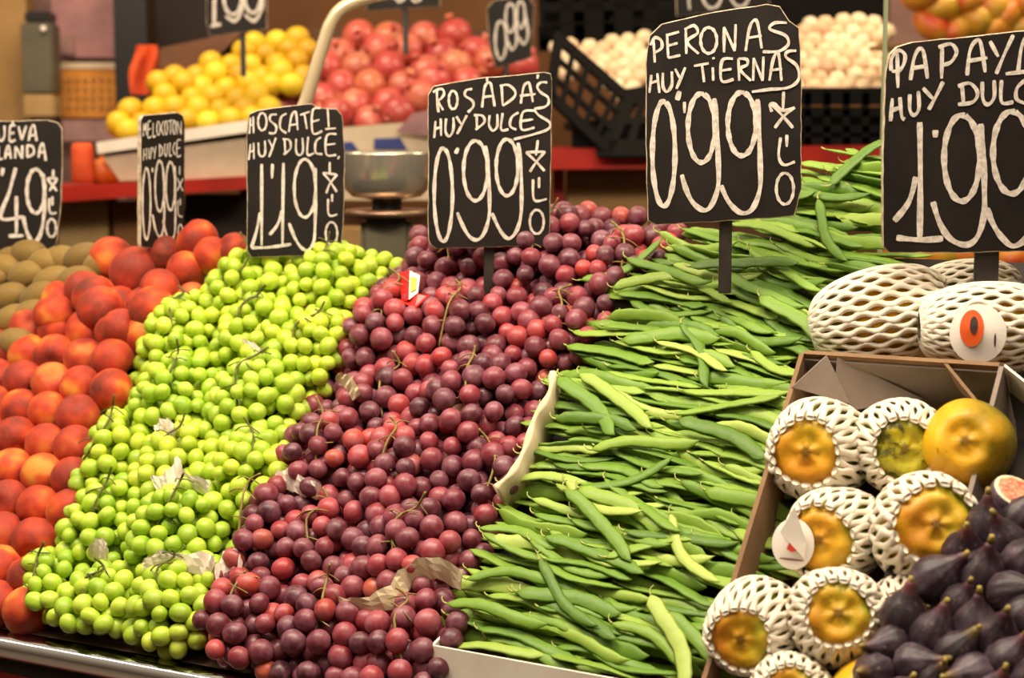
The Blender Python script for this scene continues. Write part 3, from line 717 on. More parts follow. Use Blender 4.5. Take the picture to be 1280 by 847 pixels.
def sticker(e, center, normal, r_, seed=0, peel=False, up=Vector((0, 0, 1))):
    z = normal.normalized(); y = (up - z * up.dot(z)).normalized(); q = Matrix((y.cross(z), y, z)).transposed().to_quaternion()
    def disc(rx, ry, cx, cy, h, n=28):
        V = [Vector((cx, cy, h))] + [Vector((cx + rx * math.cos(2 * math.pi * i / n), cy + ry * math.sin(2 * math.pi * i / n), h)) for i in range(n)]
        V = [Vector((v.x, v.y, v.z - 6 * (v.x ** 2 + v.y ** 2))) for v in V]
        return V, [(0, 1 + i, 1 + (i + 1) % n) for i in range(n)]
    mb = MB(); V, F = disc(r_ * .85, r_, 0, 0, 0); V2 = [v - Vector((0, 0, .0008)) for v in V]
    mb.add(V, F, 0); mb.add(V2, [f[::-1] for f in F], 0); n = len(V) - 1
    mb.add(V[1:] + V2[1:], [(i, n + i, n + (i + 1) % n, (i + 1) % n) for i in range(n)], 0)
    if not peel:
        V, F = disc(r_ * .36, r_ * .62, -r_ * .18, r_ * .18, .0005); mb.add(V, F, 1)
        V, F = disc(r_ * .12, r_ * .30, -r_ * .12, r_ * .28, .0009); mb.add(V, F, 2)
        V, F = disc(r_ * .03, r_ * .24, r_ * .52, -r_ * .2, .0006); mb.add(V, F, 2)
    else:
        mb.add([Vector((-.1 * r_, .1 * r_, .0008)), Vector((.5 * r_, -.15 * r_, .0008)), Vector((0, -.3 * r_, .0008)), Vector((-.2 * r_, -.2 * r_, .0008))], [(0, 3, 2, 1)], 3)
        pts = [Vector((-.5 * r_, .4 * r_, 0)), Vector((.1 * r_, 1.5 * r_, .01)), Vector((.62 * r_, .1 * r_, .004)), Vector((.55 * r_, -.5 * r_, .001))]
        mb.add(pts + [p + Vector((0, 0, .0008)) for p in pts], [(0, 1, 2), (0, 2, 3), (4, 6, 5), (4, 7, 6)], 0)
        V, F = disc(r_ * .5, r_ * .05, 0, -r_ * .6, .0008); mb.add(V, F, 4)
    o = mesh('sticker', mb.v, mb.f, [M['sticker'], M['sticker_orange'], M['sticker_dark'], M['sticker_red'], M['mauve']], False, mb.mi)
    return obj('sticker', o, e, center, q)
def papaya(px, py, dia_px, dirc, h, kind, net, label, group='papayas in the box', spin=0, lk=1.0):
    P = S(*hs(px, py, h), h); d = camdir(*dirc)
    D = (P - CAM).dot(Fw); sc = (dia_px * 1.04 / FPX * D) / (2 * PR)
    q = d.to_track_quat('Z', 'Y') @ Quaternion((0, 0, 1), spin)
    e = empty('papaya', P, label, 'papaya', group, q); e.scale = (sc, sc, sc * lk)
    obj('fruit', PM[kind], e)
    if net is not None: obj('foam_net', NETS[net], e)
    return e
papaya(1028, 562, 112, (-.42, .02, .9), .085, 'papaya', 0, 'papaya in a white foam net, top left in the box', spin=.4)
papaya(1124, 557, 104, (-.12, .0, 1), .085, 'papaya_green', 0, 'netted papaya with dark green mottled skin, top row middle', spin=1.2)
papaya(1212, 556, 110, (-.32, .12, .93), .105, 'papaya_bare', None, 'large bare yellow papaya without a net at the upper right', spin=.3)
e4 = papaya(1048, 668, 104, (-.5, .0, .86), .078, 'papaya', 1, 'netted papaya with a peeling white sticker over its end', spin=.9)
papaya(1156, 662, 120, (-.06, .18, .97), .105, 'papaya', 1, 'big orange papaya with its net slipped down to the left', spin=.2)
papaya(946, 782, 104, (-.40, -.08, .9), .085, 'papaya', 0, 'netted papaya at the lower left corner next to the beans', spin=.1)
papaya(1046, 772, 108, (-.15, .22, .95), .100, 'papaya', 0, 'netted papaya in the bottom row middle, left of the figs', spin=1.0)
papaya(990, 872, 96, (-.2, .25, .95), .085, 'papaya', 0, 'netted papaya cut off by the bottom edge of the picture', spin=.5)
papaya(1138, 772, 96, (-.3, .1, .95), .062, 'papaya_bare', 0, 'netted papaya mostly hidden behind the figs', spin=.7)
papaya(1085, 868, 90, (-.2, .2, .95), .080, 'papaya_bare', None, 'yellow papaya sliver under the lowest figs')
papaya(1100, 397, 108, (.93, .16, .30), .062, 'papaya_bare', 2, 'papaya in full foam net lying above the box, left one', 'papayas above the box', spin=.3, lk=1.08)
eu2 = papaya(1232, 409, 100, (.97, .02, .12), .085, 'papaya_bare', 2, 'papaya in foam net wearing an orange printed sticker, above the box', 'papayas above the box', spin=.8, lk=1.1)
papaya(1210, 368, 78, (.97, .05, .1), .04, 'papaya_bare', 2, 'netted papaya lying behind the two above the box', 'papayas above the box', spin=.8, lk=1.1)
def stick(e, px, py, h_px_dist, r_, **k):
    c = e.location; D = (c - CAM).dot(Fw); r = ray(px, py).normalized()
    p = c - CAM; tt = p.dot(r); cl = CAM + r * (tt - h_px_dist)
    Mi = (Matrix.Translation(e.location) @ e.rotation_quaternion.to_matrix().to_4x4() @ Matrix.Diagonal(e.scale.to_4d())).inverted()
    n = (cl - c).normalized() * .5 + (-r) * .8
    sticker(e, Mi @ cl, Mi.to_3x3() @ n, r_, up=Mi.to_3x3() @ EZ, **k)
stick(eu2, 1222, 417, .082, .036)
stick(e4, 990, 680, .064, .030, peel=True)

# ------------------------------------------------------------------ figs
random.seed(51)
FPROF = [(0, -.50), (.20, -.49), (.36, -.43), (.46, -.30), (.50, -.12), (.48, .06), (.40, .24), (.28, .40), (.185, .53), (.13, .64), (.10, .74), (.07, .79), (0, .80)]
def fig_fn(t, p, d=.056, k=0):
    q = t / math.pi * (len(FPROF) - 1); q = len(FPROF) - 1 - q; i = min(int(q), len(FPROF) - 2); f_ = q - i
    r_ = (FPROF[i][0] * (1 - f_) + FPROF[i + 1][0] * f_) * d; zz = (FPROF[i][1] * (1 - f_) + FPROF[i + 1][1] * f_) * d
    r_ *= 1 + .025 * math.cos(11 * p) * math.sin(t)
    return Vector((r_ * math.cos(p) * (1 + .05 * k) + .012 * k * (zz > 0) * zz, r_ * math.sin(p), zz * (1 - .05 * k)))
FM = []
for k in range(3):
    V, F = blob(lambda t, p: fig_fn(t, p, .056, k), 44, 24); FM.append(mesh('fruit', V, F, M['fig'], True))
mb = MB(); mb.tube([(0, 0, .041), (0, 0, .046), (.001, 0, .050)], [.0048, .0035, .003], 8); fstem = mesh('stem', mb.v, mb.f, M['fig_stem'], True)
figs = [(1235, 655, 60, -.1, .9), (1278, 648, 60, .3, .8), (1205, 688, 58, -.1, .9), (1258, 672, 56, -.5, .8), (1282, 700, 62, .2, .8), (1172, 722, 66, .6, .7), (1230, 714, 66, .05, .95), (1203, 752, 52, .1, .95), (1266, 742, 62, .8, .4),
        (1130, 768, 62, .1, .9), (1168, 792, 64, .2, .95), (1220, 778, 60, .0, 1), (1196, 814, 58, .5, .8), (1246, 794, 64, .1, .9), (1282, 768, 58, .3, .8), (1110, 808, 52, -.8, .1), (1147, 832, 58, .8, .4), (1092, 842, 58, -.5, .2),
        (1172, 850, 50, .1, .9), (1214, 845, 62, -.9, .1), (1262, 824, 62, .3, .8), (1290, 850, 60, .0, .8), (1245, 868, 60, .1, .8), (1130, 872, 60, .1, .8)]
figs = sorted(figs, key=lambda f: f[1])
FH = .155
fl = ['topmost beside the halved fig', 'at the right edge near the top', 'pale streaked fig under the halved one', 'second row down from the top left', 'right edge second down', 'nearest the big orange papaya', 'streaked and round just right of the papayas', 'right edge in the middle',
      'small one in the middle of the heap', 'leftmost, touching the papaya net', 'right edge below the middle', 'reddish upright one in the centre', 'upright with a yellow stem left of centre', 'right of the reddish one', 'small low one left of the lower middle', 'flat lying at the left end', 'low right with raised neck',
      'lying on its side at the bottom left', 'lowest left corner', 'round at the bottom centre', 'bottom centre with only its top showing', 'bottom right corner', 'below the bottom edge right', 'below the bottom edge left']
for i, (x, y, dpx, tx, ty) in enumerate(figs):
    P = S(*hs(x, y, FH), FH); D = (P - CAM).dot(Fw); sc = dpx / FPX * D / .058
    d = camdir(tx, ty, uni(.3, .8)); e = empty('fig', P, 'dark purple fig, ' + fl[i], 'fig', 'purple figs', d.to_track_quat('Z', 'Y') @ Quaternion((0, 0, 1), uni(0, 6))); e.scale = (sc,) * 3
    obj('fruit', FM[i % 3], e); obj('stem', fstem, e)
# halved fig
P = S(*hs(1266, 622, FH), FH); D = (P - CAM).dot(Fw)
e = empty('fig', P, 'cut open fig with red flesh on top of the fig heap', 'fig', 'purple figs', camdir(.25, .75, .6).to_track_quat('Z', 'Y'))
V, F = blob(lambda t, p: Vector((.029 * math.sin(t) * math.cos(p), .029 * math.sin(t) * math.sin(p), min(.010, .030 * math.cos(t)))), 40, 24)
obj('fruit', mesh('fruit', V, F, M['fig'], True), e)
V, F = blob(lambda t, p: Vector((.0272 * math.sin(t) * math.cos(p), .0272 * math.sin(t) * math.sin(p), .0102 + .0016 * math.cos(t))), 32, 10); obj('rind', mesh('rind', V, F, M['fig_rim'], True), e)
V, F = blob(lambda t, p: Vector((.023 * math.sin(t) * math.cos(p), .023 * math.sin(t) * math.sin(p), .0112 + .0022 * math.cos(t) + .0008 * math.sin(9 * p) * math.sin(3 * t))), 32, 12); obj('flesh', mesh('flesh', V, F, M['fig_flesh'], True), e)
fb = empty('fig_crate', S(1.55, .10, .07), 'low dark crate under the heap of figs', 'crate')
mb = MB(); q_ = [S(u_, s_, FH - .045) for u_, s_ in ((1.34, -.04), (1.74, -.04), (1.74, .26), (1.34, .26))]; mb.hexa([Vector((p_.x, p_.y, .845)) for p_ in q_] + q_); o = mb.build('base', M['dark'], fb); o.location = -fb.location

# ------------------------------------------------------------------ price signs
def El(cx, cy, rx, ry, n=16, a0=-80, sweep=360):
    return [(cx + rx * math.cos(math.radians(a0 + sweep * i / n)), cy + ry * math.sin(math.radians(a0 + sweep * i / n))) for i in range(n + 1)]
def sign(name, outline, Y, yaw, zoomorg, zs, lett, price, unit, wl, wp, label, stake, stake_mat='stake', face='slate', thick=.008, group='chalk price signs', zref=None):
    """outline and strokes are traced in the photograph; they land on a real upright board at distance Y turned by yaw"""
    cx = sum(p[0] for p in outline) / len(outline); cy = sum(p[1] for p in outline) / len(outline)
    n = Vector((math.sin(yaw), -math.cos(yaw), 0)); P0 = at(cx, cy, Y)
    ex = Vector((math.cos(yaw), math.sin(yaw), 0)); ez = Vector((0, 0, 1))
    e = empty(name, P0, label, 'price sign', group)
    def loc(x, y):
        P = plane_hit(x, y, P0, n) - P0; return P.dot(ex), P.dot(ez)
    L = [loc(*p) for p in outline]
    rs = random.Random(len(label)); LL = []
    for i in range(len(L)):                       # slightly ragged edge
        a, b = Vector(L[i]), Vector(L[(i + 1) % len(L)]); k = max(1, int((b - a).length / .012))
        for j in range(k):
            LL.append(a.lerp(b, j / k) + Vector((rs.uniform(-.0006, .0006), rs.uniform(-.0006, .0006))))
    N = len(LL); c = sum(LL, Vector((0, 0))) / N
    ins = [p + (c - p).normalized() * .0013 for p in LL]
    W = lambda p, d: ex * p[0] + ez * p[1] + n * d
    V = [W(p, 0) for p in ins] + [W(p, -.0008) for p in LL] + [W(p, -thick) for p in LL]
    F = [tuple(range(N))] + [(i, N + i, N + (i + 1) % N, (i + 1) % N) for i in range(N)] + [(N + i, 2 * N + i, 2 * N + (i + 1) % N, N + (i + 1) % N) for i in range(N)] + [tuple(range(2 * N, 3 * N))[::-1]]
    mi = [0] + [1] * N + [1] * N + [0]
    me = mesh('board', V, F, [M[face], M['chalk_edge']], False, mi); bm = bmesh.new(); bm.from_mesh(me); bmesh.ops.recalc_face_normals(bm, faces=bm.faces); bm.to_mesh(me); bm.free()
    obj('board', me, e)
    px_m = 1 / (FPX / Y)
    def strokes(nm, sts, wpx, d):
        mb = MB(); dd = d
        for st_ in sts:
            P = [Vector(loc(zoomorg[0] + x / zs, zoomorg[1] + y / zs)) for x, y in st_]
            P = spline([Vector((p.x, p.y, 0)) for p in P], 7) if len(P) > 2 else [P[0].to_3d().lerp(P[1].to_3d(), t / 5) for t in range(6)]
            n_ = len(P); V = []; dd += .00004
            for i, p in enumerate(P):
                t = P[min(i + 1, n_ - 1)] - P[max(i - 1, 0)]; t = t.normalized() if t.length > 1e-9 else Vector((1, 0, 0)); s_ = Vector((-t.y, t.x, 0))
                w_ = wpx * .84 * px_m / 2 * (1 + .16 * math.sin(i * .55 + len(sts)) + rs.uniform(-.06, .06))
                if i == 0 or i == n_ - 1: w_ *= .75
                V += [W(p + s_ * w_, dd), W(p - s_ * w_, dd)]
            F = [(2 * i, 2 * i + 1, 2 * i + 3, 2 * i + 2) for i in range(n_ - 1)]
            mb.add(V, F)
        if sts: obj(nm, mesh(nm, mb.v, mb.f, M['chalk']), e)
    strokes('lettering', lett, wl, .0004); strokes('price', price, wp, .0006); strokes('unit', unit, wl, .0005)
    if stake:
        x0, x1, y0, y1 = stake; a = plane_hit(x0, y0, P0, n) - P0; b = plane_hit(x1, y0, P0, n) - P0; c2 = plane_hit((x0 + x1) / 2, y1 + 14, P0, n) - P0
        mb = MB(); w_ = (b - a).dot(ex) / 2; m_ = (a + b) / 2; zt, zb = m_.z + .05, c2.z - .04
        if w_ < .004: w_ = .004
        mb.box(ex * m_.dot(ex) + ez * (zt + zb) / 2 - n * (thick + .005), ex * w_, n * .004, ez * (zt - zb) / 2); mb.build('stake', M[stake_mat], e, bevel=.001)
    return e
E_ = El
# rosadas
sign('price_sign', [(541, 108), (575, 101), (600, 97), (680, 90), (688, 92), (690, 100), (689, 200), (687, 304), (682, 307), (545, 311), (538, 306), (535, 300), (535, 118)], 2.74, .06, (540, 80), 3.68,
     [[(22, 120), (24, 170), (30, 222)], [(5, 130), (22, 118), (48, 116), (55, 138), (38, 162), (26, 168), (52, 212)], E_(97, 165, 20, 42), [(185, 115), (158, 120), (152, 145), (185, 168), (190, 195), (165, 222)],
      [(230, 200), (240, 120), (250, 92), (268, 88), (278, 130), (288, 195)], [(232, 152), (284, 146)], [(253, 62), (255, 92)], [(320, 100), (325, 190)], [(312, 102), (350, 96), (382, 125), (375, 155), (325, 192)],
      [(408, 182), (420, 110), (434, 88), (448, 92), (464, 175)], [(403, 146), (476, 138)], [(530, 85), (500, 85), (484, 105), (500, 130), (532, 152), (536, 180), (515, 198), (470, 205)], [(488, 48), (484, 68)],
      [(10, 340), (16, 262)], [(14, 298), (40, 290)], [(40, 250), (42, 330)], [(65, 250), (62, 310), (80, 332), (98, 300), (98, 245)], [(112, 240), (135, 278)], [(160, 235), (140, 275), (115, 322)],
      [(205, 235), (207, 300)], [(192, 235), (232, 238), (240, 268), (200, 302)], [(265, 235), (262, 280), (280, 306), (300, 285), (300, 230)], [(325, 225), (318, 300), (352, 300)], [(398, 222), (366, 245), (360, 285), (388, 302)],
      [(470, 214), (418, 222), (412, 300), (472, 292)], [(414, 262), (465, 254)], [(470, 208), (490, 235), (540, 268), (532, 300), (460, 325), (375, 346)]],
     [E_(52, 600, 42, 215), [(121, 385), (108, 412)], E_(200, 490, 55, 138, 18), [(245, 375), (258, 460), (264, 600), (262, 700), (238, 780), (205, 808), (170, 790), (138, 735), (116, 682)], E_(345, 475, 50, 130, 18),
      [(396, 362), (408, 460), (412, 600), (408, 700), (386, 772), (350, 802), (312, 762), (275, 685)]],
     [[(487, 350), (478, 420)], [(432, 405), (480, 450), (518, 492)], [(520, 402), (480, 450), (450, 495)], [(432, 405), (520, 403)], [(492, 520), (492, 570)], [(465, 530), (465, 605), (480, 630), (528, 620)], E_(482, 725, 32, 55)],
     3.6, 5.2, 'black chalk sign reading ROSADAS muy dulces 0,99 over the red grapes', (605, 618, 308, 335))
# peronas
sign('price_sign', [(807, 78), (812, 44), (827, 30), (880, 17), (930, 9), (958, 5), (975, 7), (987, 25), (999, 34), (1002, 101), (1002, 236), (993, 270), (900, 277), (820, 281), (810, 276), (807, 180)], 2.47, -.05, (800, 0), 2.971,
     [[(50, 148), (55, 232)], [(38, 168), (55, 140), (78, 150), (80, 178), (55, 195)], [(100, 125), (105, 215)], [(96, 132), (145, 118)], [(102, 170), (140, 160)], [(105, 215), (150, 205)],
      [(170, 110), (172, 200)], [(165, 110), (200, 95), (214, 122), (175, 155), (218, 200)], E_(255, 150, 30, 48), [(312, 195), (312, 150), (312, 100)], [(312, 100), (352, 190)], [(352, 190), (355, 90)],
      [(392, 190), (405, 110), (420, 78), (436, 85), (452, 180)], [(395, 142), (452, 132)], [(545, 85), (500, 85), (482, 108), (540, 132), (550, 165), (515, 190), (455, 192)],
      [(35, 345), (42, 278)], [(40, 308), (66, 300)], [(64, 272), (72, 345)], [(85, 270), (85, 320), (100, 340), (118, 315), (118, 265)], [(130, 255), (148, 290)], [(168, 250), (150, 295), (135, 330)],
      [(200, 245), (255, 235)], [(230, 240), (238, 305)], [(270, 250), (272, 300)], [(272, 212), (274, 220)], [(345, 218), (305, 225), (303, 300), (348, 294)], [(303, 262), (340, 256)], [(368, 300), (365, 218)], [(365, 218), (395, 220), (398, 240), (372, 258), (412, 300)],
      [(420, 300), (422, 215)], [(422, 215), (455, 300)], [(455, 300), (458, 210)], [(480, 300), (492, 230), (504, 200), (515, 205), (525, 300)], [(480, 262), (527, 255)], [(580, 188), (548, 192), (542, 212), (582, 245), (588, 295), (550, 325), (480, 332), (415, 341)]],
     [E_(88, 570, 42, 195), [(147, 338), (138, 372)], E_(228, 475, 50, 128, 18), [(275, 365), (284, 450), (290, 580), (290, 690), (265, 762), (235, 780), (195, 750), (170, 700), (155, 648)], E_(378, 460, 52, 118, 18),
      [(436, 368), (441, 460), (446, 600), (445, 700), (417, 775), (375, 790), (330, 750), (300, 688)]],
     [[(533, 340), (531, 405)], [(490, 388), (530, 430), (568, 475)], [(575, 398), (535, 430), (500, 475)], [(490, 415), (482, 390), (500, 385), (530, 410), (572, 400)], [(545, 500), (545, 545)], [(522, 510), (515, 580), (535, 612), (575, 600)], E_(538, 700, 32, 58), [(165, 378), (165, 420)]],
     4.4, 7.2, 'tall black chalk sign reading PERONAS muy tiernas 0,99 over the beans', (900, 916, 275, 318))
# papayas
sign('price_sign', [(1107, 88), (1112, 68), (1122, 58), (1140, 52), (1280, 38), (1345, 31), (1352, 40), (1352, 305), (1345, 313), (1200, 316), (1112, 316), (1104, 308), (1103, 200)], 2.33, .03, (1095, 30), 2.567,
     [[(68, 95), (70, 205)], [(48, 150), (50, 110), (72, 85), (92, 98), (90, 125), (75, 148), (50, 152)], [(110, 180), (122, 110), (138, 80), (152, 90), (165, 175)], [(114, 142), (166, 134)],
      [(212, 70), (210, 175)], [(200, 75), (240, 64), (258, 90), (240, 122), (212, 132)], [(292, 165), (300, 90), (318, 56), (335, 60), (350, 155)], [(290, 120), (357, 108)], [(365, 55), (392, 105)], [(440, 35), (410, 100), (385, 160)],
      [(455, 155), (465, 80), (480, 45), (495, 50), (512, 150)], [(415, 160), (515, 148)], [(590, 30), (560, 35), (550, 60), (590, 90), (585, 130), (550, 140)],
      [(46, 312), (52, 238)], [(50, 278), (82, 265)], [(76, 235), (82, 295), (92, 306)], [(108, 225), (108, 275), (122, 292), (137, 270), (135, 215)], [(150, 205), (182, 240)], [(215, 185), (190, 235), (168, 275)],
      [(275, 195), (280, 255)], [(262, 200), (300, 190), (325, 220), (310, 250), (262, 258)], [(340, 185), (342, 240), (358, 258), (378, 235), (378, 180)], [(402, 180), (402, 250), (440, 250)], [(478, 180), (452, 205), (450, 240), (478, 255)],
      [(540, 172), (505, 178), (505, 248), (542, 244)], [(505, 212), (535, 208)]],
     [[(140, 315), (142, 500), (140, 690)], [(128, 490), (105, 570), (58, 632)], [(65, 685), (140, 692), (215, 688)], [(190, 340), (190, 364)], E_(275, 430, 57, 138, 18), [(335, 320), (344, 420), (347, 520), (346, 610), (326, 680), (290, 708), (240, 690), (205, 640), (182, 570)],
      E_(435, 412, 60, 132, 18), [(500, 320), (510, 480), (508, 600), (485, 680), (440, 712), (400, 680), (372, 635), (355, 590)]],
     [[(580, 330), (580, 390)], [(545, 370), (610, 450)], [(612, 375), (555, 450)], [(560, 490), (558, 560), (605, 570)], E_(580, 640, 26, 50)],
     5.4, 8.6, 'widest black chalk sign reading PAPAYAS muy dulces 1,99 at the right', (1222, 1252, 315, 358))
# moscatel
sign('price_sign', [(311, 142), (322, 137), (360, 132), (390, 129), (398, 134), (421, 136), (428, 144), (431, 193), (430, 265), (426, 318), (370, 320), (314, 322), (309, 314), (308, 168)], 2.93, .12, (300, 120), 4.129,
     [[(48, 195), (54, 112)], [(50, 152), (72, 145)], [(68, 105), (70, 192)], E_(115, 132, 22, 45), [(190, 95), (160, 98), (155, 125), (186, 155), (180, 190), (148, 190)], [(240, 90), (212, 110), (208, 165), (240, 192)],
      [(252, 185), (264, 110), (278, 82), (290, 92), (298, 175)], [(255, 150), (300, 144)], [(310, 98), (360, 80)], [(332, 90), (345, 170)], [(415, 62), (375, 75), (376, 190), (425, 180)], [(375, 132), (410, 122)], [(452, 60), (458, 160)], [(440, 170), (495, 166)],
      [(45, 330), (54, 248)], [(48, 290), (72, 280)], [(70, 240), (72, 325)], [(95, 240), (98, 295), (115, 312), (130, 290), (128, 230)], [(148, 225), (166, 262)], [(185, 215), (170, 260), (150, 315)],
      [(230, 225), (234, 300)], [(220, 222), (255, 228), (260, 270), (225, 302)], [(290, 220), (290, 285), (308, 305), (325, 280), (322, 215)], [(352, 210), (348, 300), (382, 294)], [(418, 212), (392, 235), (390, 290), (425, 300)],
      [(498, 196), (448, 205), (446, 300), (497, 303)], [(440, 252), (492, 246)], [(512, 310), (505, 326)]],
     [[(112, 350), (112, 770)], [(105, 600), (84, 700), (58, 782)], [(168, 350), (165, 425)], [(224, 345), (219, 770)], [(217, 590), (195, 660), (153, 716)], [(58, 782), (150, 780), (264, 764)], E_(335, 475, 55, 150, 18), [(388, 370), (391, 500), (388, 640), (382, 745), (355, 792), (320, 785), (285, 735), (253, 655)]],
     [[(463, 340), (463, 400)], [(428, 395), (465, 440), (500, 495)], [(502, 405), (465, 450), (445, 502)], [(428, 395), (502, 405)], [(475, 505), (475, 545)], [(455, 530), (455, 600), (470, 618), (502, 610)], E_(472, 708, 30, 58)],
     3.0, 4.4, 'black chalk sign reading MOSCATEL muy dulce 1,19 over the green grapes', (372, 384, 318, 330))
# melocoton: turned nearly edge-on
sign('price_sign', [(176, 149), (179, 144), (200, 142), (222, 140), (229, 144), (231, 153), (231, 230), (230, 310), (200, 311), (176, 308), (176, 230)], 3.13, 1.05, (0, 140), 4.458,
     [[(797, 135), (800, 65)], [(800, 65), (806, 100), (812, 60)], [(812, 60), (813, 130)], [(842, 52), (825, 57), (823, 140), (842, 134)], [(823, 98), (840, 92)], [(852, 60), (852, 135), (868, 130)], E_(881, 90, 9, 38, 12), [(910, 50), (897, 90), (910, 130)], E_(924, 87, 8, 38, 12), [(936, 50), (960, 45)], [(948, 48), (948, 125)],
      E_(969, 85, 8, 38, 12), [(985, 125), (985, 50)], [(985, 50), (1007, 125)], [(1007, 125), (1008, 50)],
      [(797, 270), (799, 205)], [(799, 240), (813, 235)], [(813, 200), (815, 265)], [(828, 200), (828, 248), (836, 255), (842, 195)], [(848, 195), (857, 228)], [(866, 190), (856, 260)], [(886, 180), (886, 245)], [(882, 180), (901, 200), (899, 235), (882, 246)],
      [(915, 175), (915, 232), (925, 240), (932, 175)], [(945, 170), (942, 240), (956, 238)], [(972, 168), (960, 205), (972, 240)], [(1005, 155), (984, 162), (983, 245), (1005, 240)], [(983, 202), (1001, 198)]],
     [E_(815, 510, 22, 200), [(848, 310), (848, 335)], E_(888, 412, 25, 142, 16), [(906, 310), (913, 420), (914, 560), (908, 650), (890, 697), (865, 655), (848, 570)], E_(948, 412, 25, 135, 16), [(972, 300), (975, 450), (975, 600), (970, 680), (950, 716), (925, 680), (905, 600)]],
     [[(1000, 300), (1000, 350)], [(985, 365), (1018, 440)], [(1018, 370), (985, 440)], [(1003, 480), (1003, 520)], [(990, 490), (990, 560), (1000, 580), (1016, 582)], E_(1003, 675, 13, 50, 12)],
     2.4, 3.8, 'narrow turned chalk sign reading MELOCOTON muy dulce 0,99 over the peaches', (204, 213, 310, 345), 'stake_wood')
# nueva zelanda
sign('price_sign', [(-62, 160), (-55, 154), (0, 151), (60, 150), (72, 153), (77, 160), (78, 200), (76, 260), (70, 305), (62, 312), (0, 313), (-60, 314)], 3.25, .1, (0, 140), 4.458,
     [[(-75, 160), (-75, 85)], [(-75, 85), (-45, 160)], [(-45, 160), (-42, 80)], [(-12, 80), (-10, 140), (8, 160), (25, 130), (25, 75)], [(88, 75), (58, 80), (55, 160), (88, 154)], [(56, 120), (80, 115)], [(66, 62), (76, 54)], [(103, 78), (122, 155)], [(122, 155), (147, 75)], [(160, 162), (172, 95), (184, 75), (194, 85), (204, 162)], [(164, 132), (202, 126)],
      [(-70, 190), (-35, 188)], [(-35, 188), (-68, 258)], [(-68, 258), (-32, 256)], [(-6, 188), (-8, 256), (16, 260)], [(28, 262), (38, 205), (46, 188), (54, 205), (62, 260)], [(30, 236), (60, 232)], [(85, 260), (88, 190)], [(88, 190), (125, 260)], [(125, 260), (125, 185)], [(152, 185), (152, 250)], [(146, 186), (182, 192), (188, 230), (150, 252)],
      [(215, 255), (225, 195), (235, 175), (245, 195), (256, 272)], [(215, 225), (250, 222)]],
     [[(88, 310), (50, 450), (5, 590), (130, 583)], [(92, 468), (92, 690)], [(48, 690), (132, 688)], [(18, 310), (10, 355)], E_(200, 440, 50, 122, 18), [(240, 345), (247, 450), (246, 570), (225, 680), (190, 727), (160, 690), (142, 640), (130, 580)], [(-70, 340), (-70, 690)], [(-110, 690), (-20, 690)]],
     [[(297, 320), (297, 370)], [(262, 370), (318, 440)], [(320, 370), (275, 440)], [(262, 370), (320, 368)], [(292, 470), (292, 520)], [(275, 480), (275, 545), (290, 565), (315, 560)], E_(288, 645, 25, 50)],
     3.6, 5.4, 'black chalk sign reading NUEVA ZELANDA 1,49 over the kiwis at far left', (21, 31, 310, 326))

# red plastic tag and leaf on the red grapes
P = S(*hs(515, 365, .06), .06)
e = empty('fruit_tag', P, 'small folded red and white tag with a yellow mark on the red grapes', 'tag')
def cp(x, y, h): return S(*hs(x, y, h), h) - P
mb = MB(); pts = [cp(499, 340, .072), cp(512, 338, .075), cp(511, 374, .078), cp(502, 378, .070)]; mb.add(pts + [p - EN * .0015 for p in pts], [(0, 1, 2, 3), (7, 6, 5, 4), (0, 4, 5, 1), (1, 5, 6, 2), (2, 6, 7, 3), (3, 7, 4, 0)]); mb.build('panel', M['tag_red'], e)
mb = MB(); pts = [cp(512, 338, .075), cp(525, 344, .072), cp(522, 366, .076), cp(511, 374, .078)]; mb.add(pts + [p - EN * .0015 for p in pts], [(0, 1, 2, 3), (7, 6, 5, 4), (0, 4, 5, 1), (1, 5, 6, 2), (2, 6, 7, 3), (3, 7, 4, 0)]); mb.build('panel', M['sticker'], e)
mb = MB(); pts = [cp(513, 346, .077), cp(521, 347, .075), cp(520, 361, .078), cp(513, 365, .080)]; mb.add(pts + [p - EN * .001 for p in pts], [(0, 1, 2, 3), (7, 6, 5, 4), (0, 4, 5, 1), (1, 5, 6, 2), (2, 6, 7, 3), (3, 7, 4, 0)]); mb.build('emblem', M['tag_yellow'], e)
mb = MB(); pts = [cp(504, 378, .072), cp(522, 366, .078), cp(538, 368, .072), cp(518, 386, .072)]; mb.add(pts + [p - EN * .0015 for p in pts], [(0, 1, 2, 3), (7, 6, 5, 4), (0, 4, 5, 1), (1, 5, 6, 2), (2, 6, 7, 3), (3, 7, 4, 0)]); mb.build('flap', M['tag_red'], e)

# ------------------------------------------------------------------ scale pan on the far side of the grapes
SY = 3.5
c0 = at(483, 191, SY); rr = at(540, 191, SY).x - c0.x
sc_ = empty('hanging_scale', c0 - Vector((0, 0, .25)), 'stainless steel weighing scale with a round pan behind the grapes', 'scale')
def rel(mb, name, mat, par=sc_, **k): o = mb.build(name, mat, par, **k); o.location = -par.location; return o
Mt = Matrix.Translation(c0); k_ = 3.5 / 2200
mb = MB(); mb.lathe([(rr * .97, 0.0), (rr, .002), (rr * 1.0, -.002), (rr * .985, -28 * k_), (rr * .93, -44 * k_), (rr * .75, -54 * k_), (rr * .3, -58 * k_), (.001, -58 * k_), (.001, -55 * k_), (rr * .72, -51 * k_), (rr * .9, -42 * k_), (rr * .955, -27 * k_), (rr * .97, 0)], 48, M4=Mt); rel(mb, 'pan', M['steel_brushed'], smooth=True)
mb = MB(); mb.lathe([(.001, -70 * k_), (rr * .9, -70 * k_), (rr * .95, -74 * k_), (rr * .9, -78 * k_), (.001, -80 * k_)], 40, M4=Mt); rel(mb, 'platform', M['steel_flat'], smooth=True)
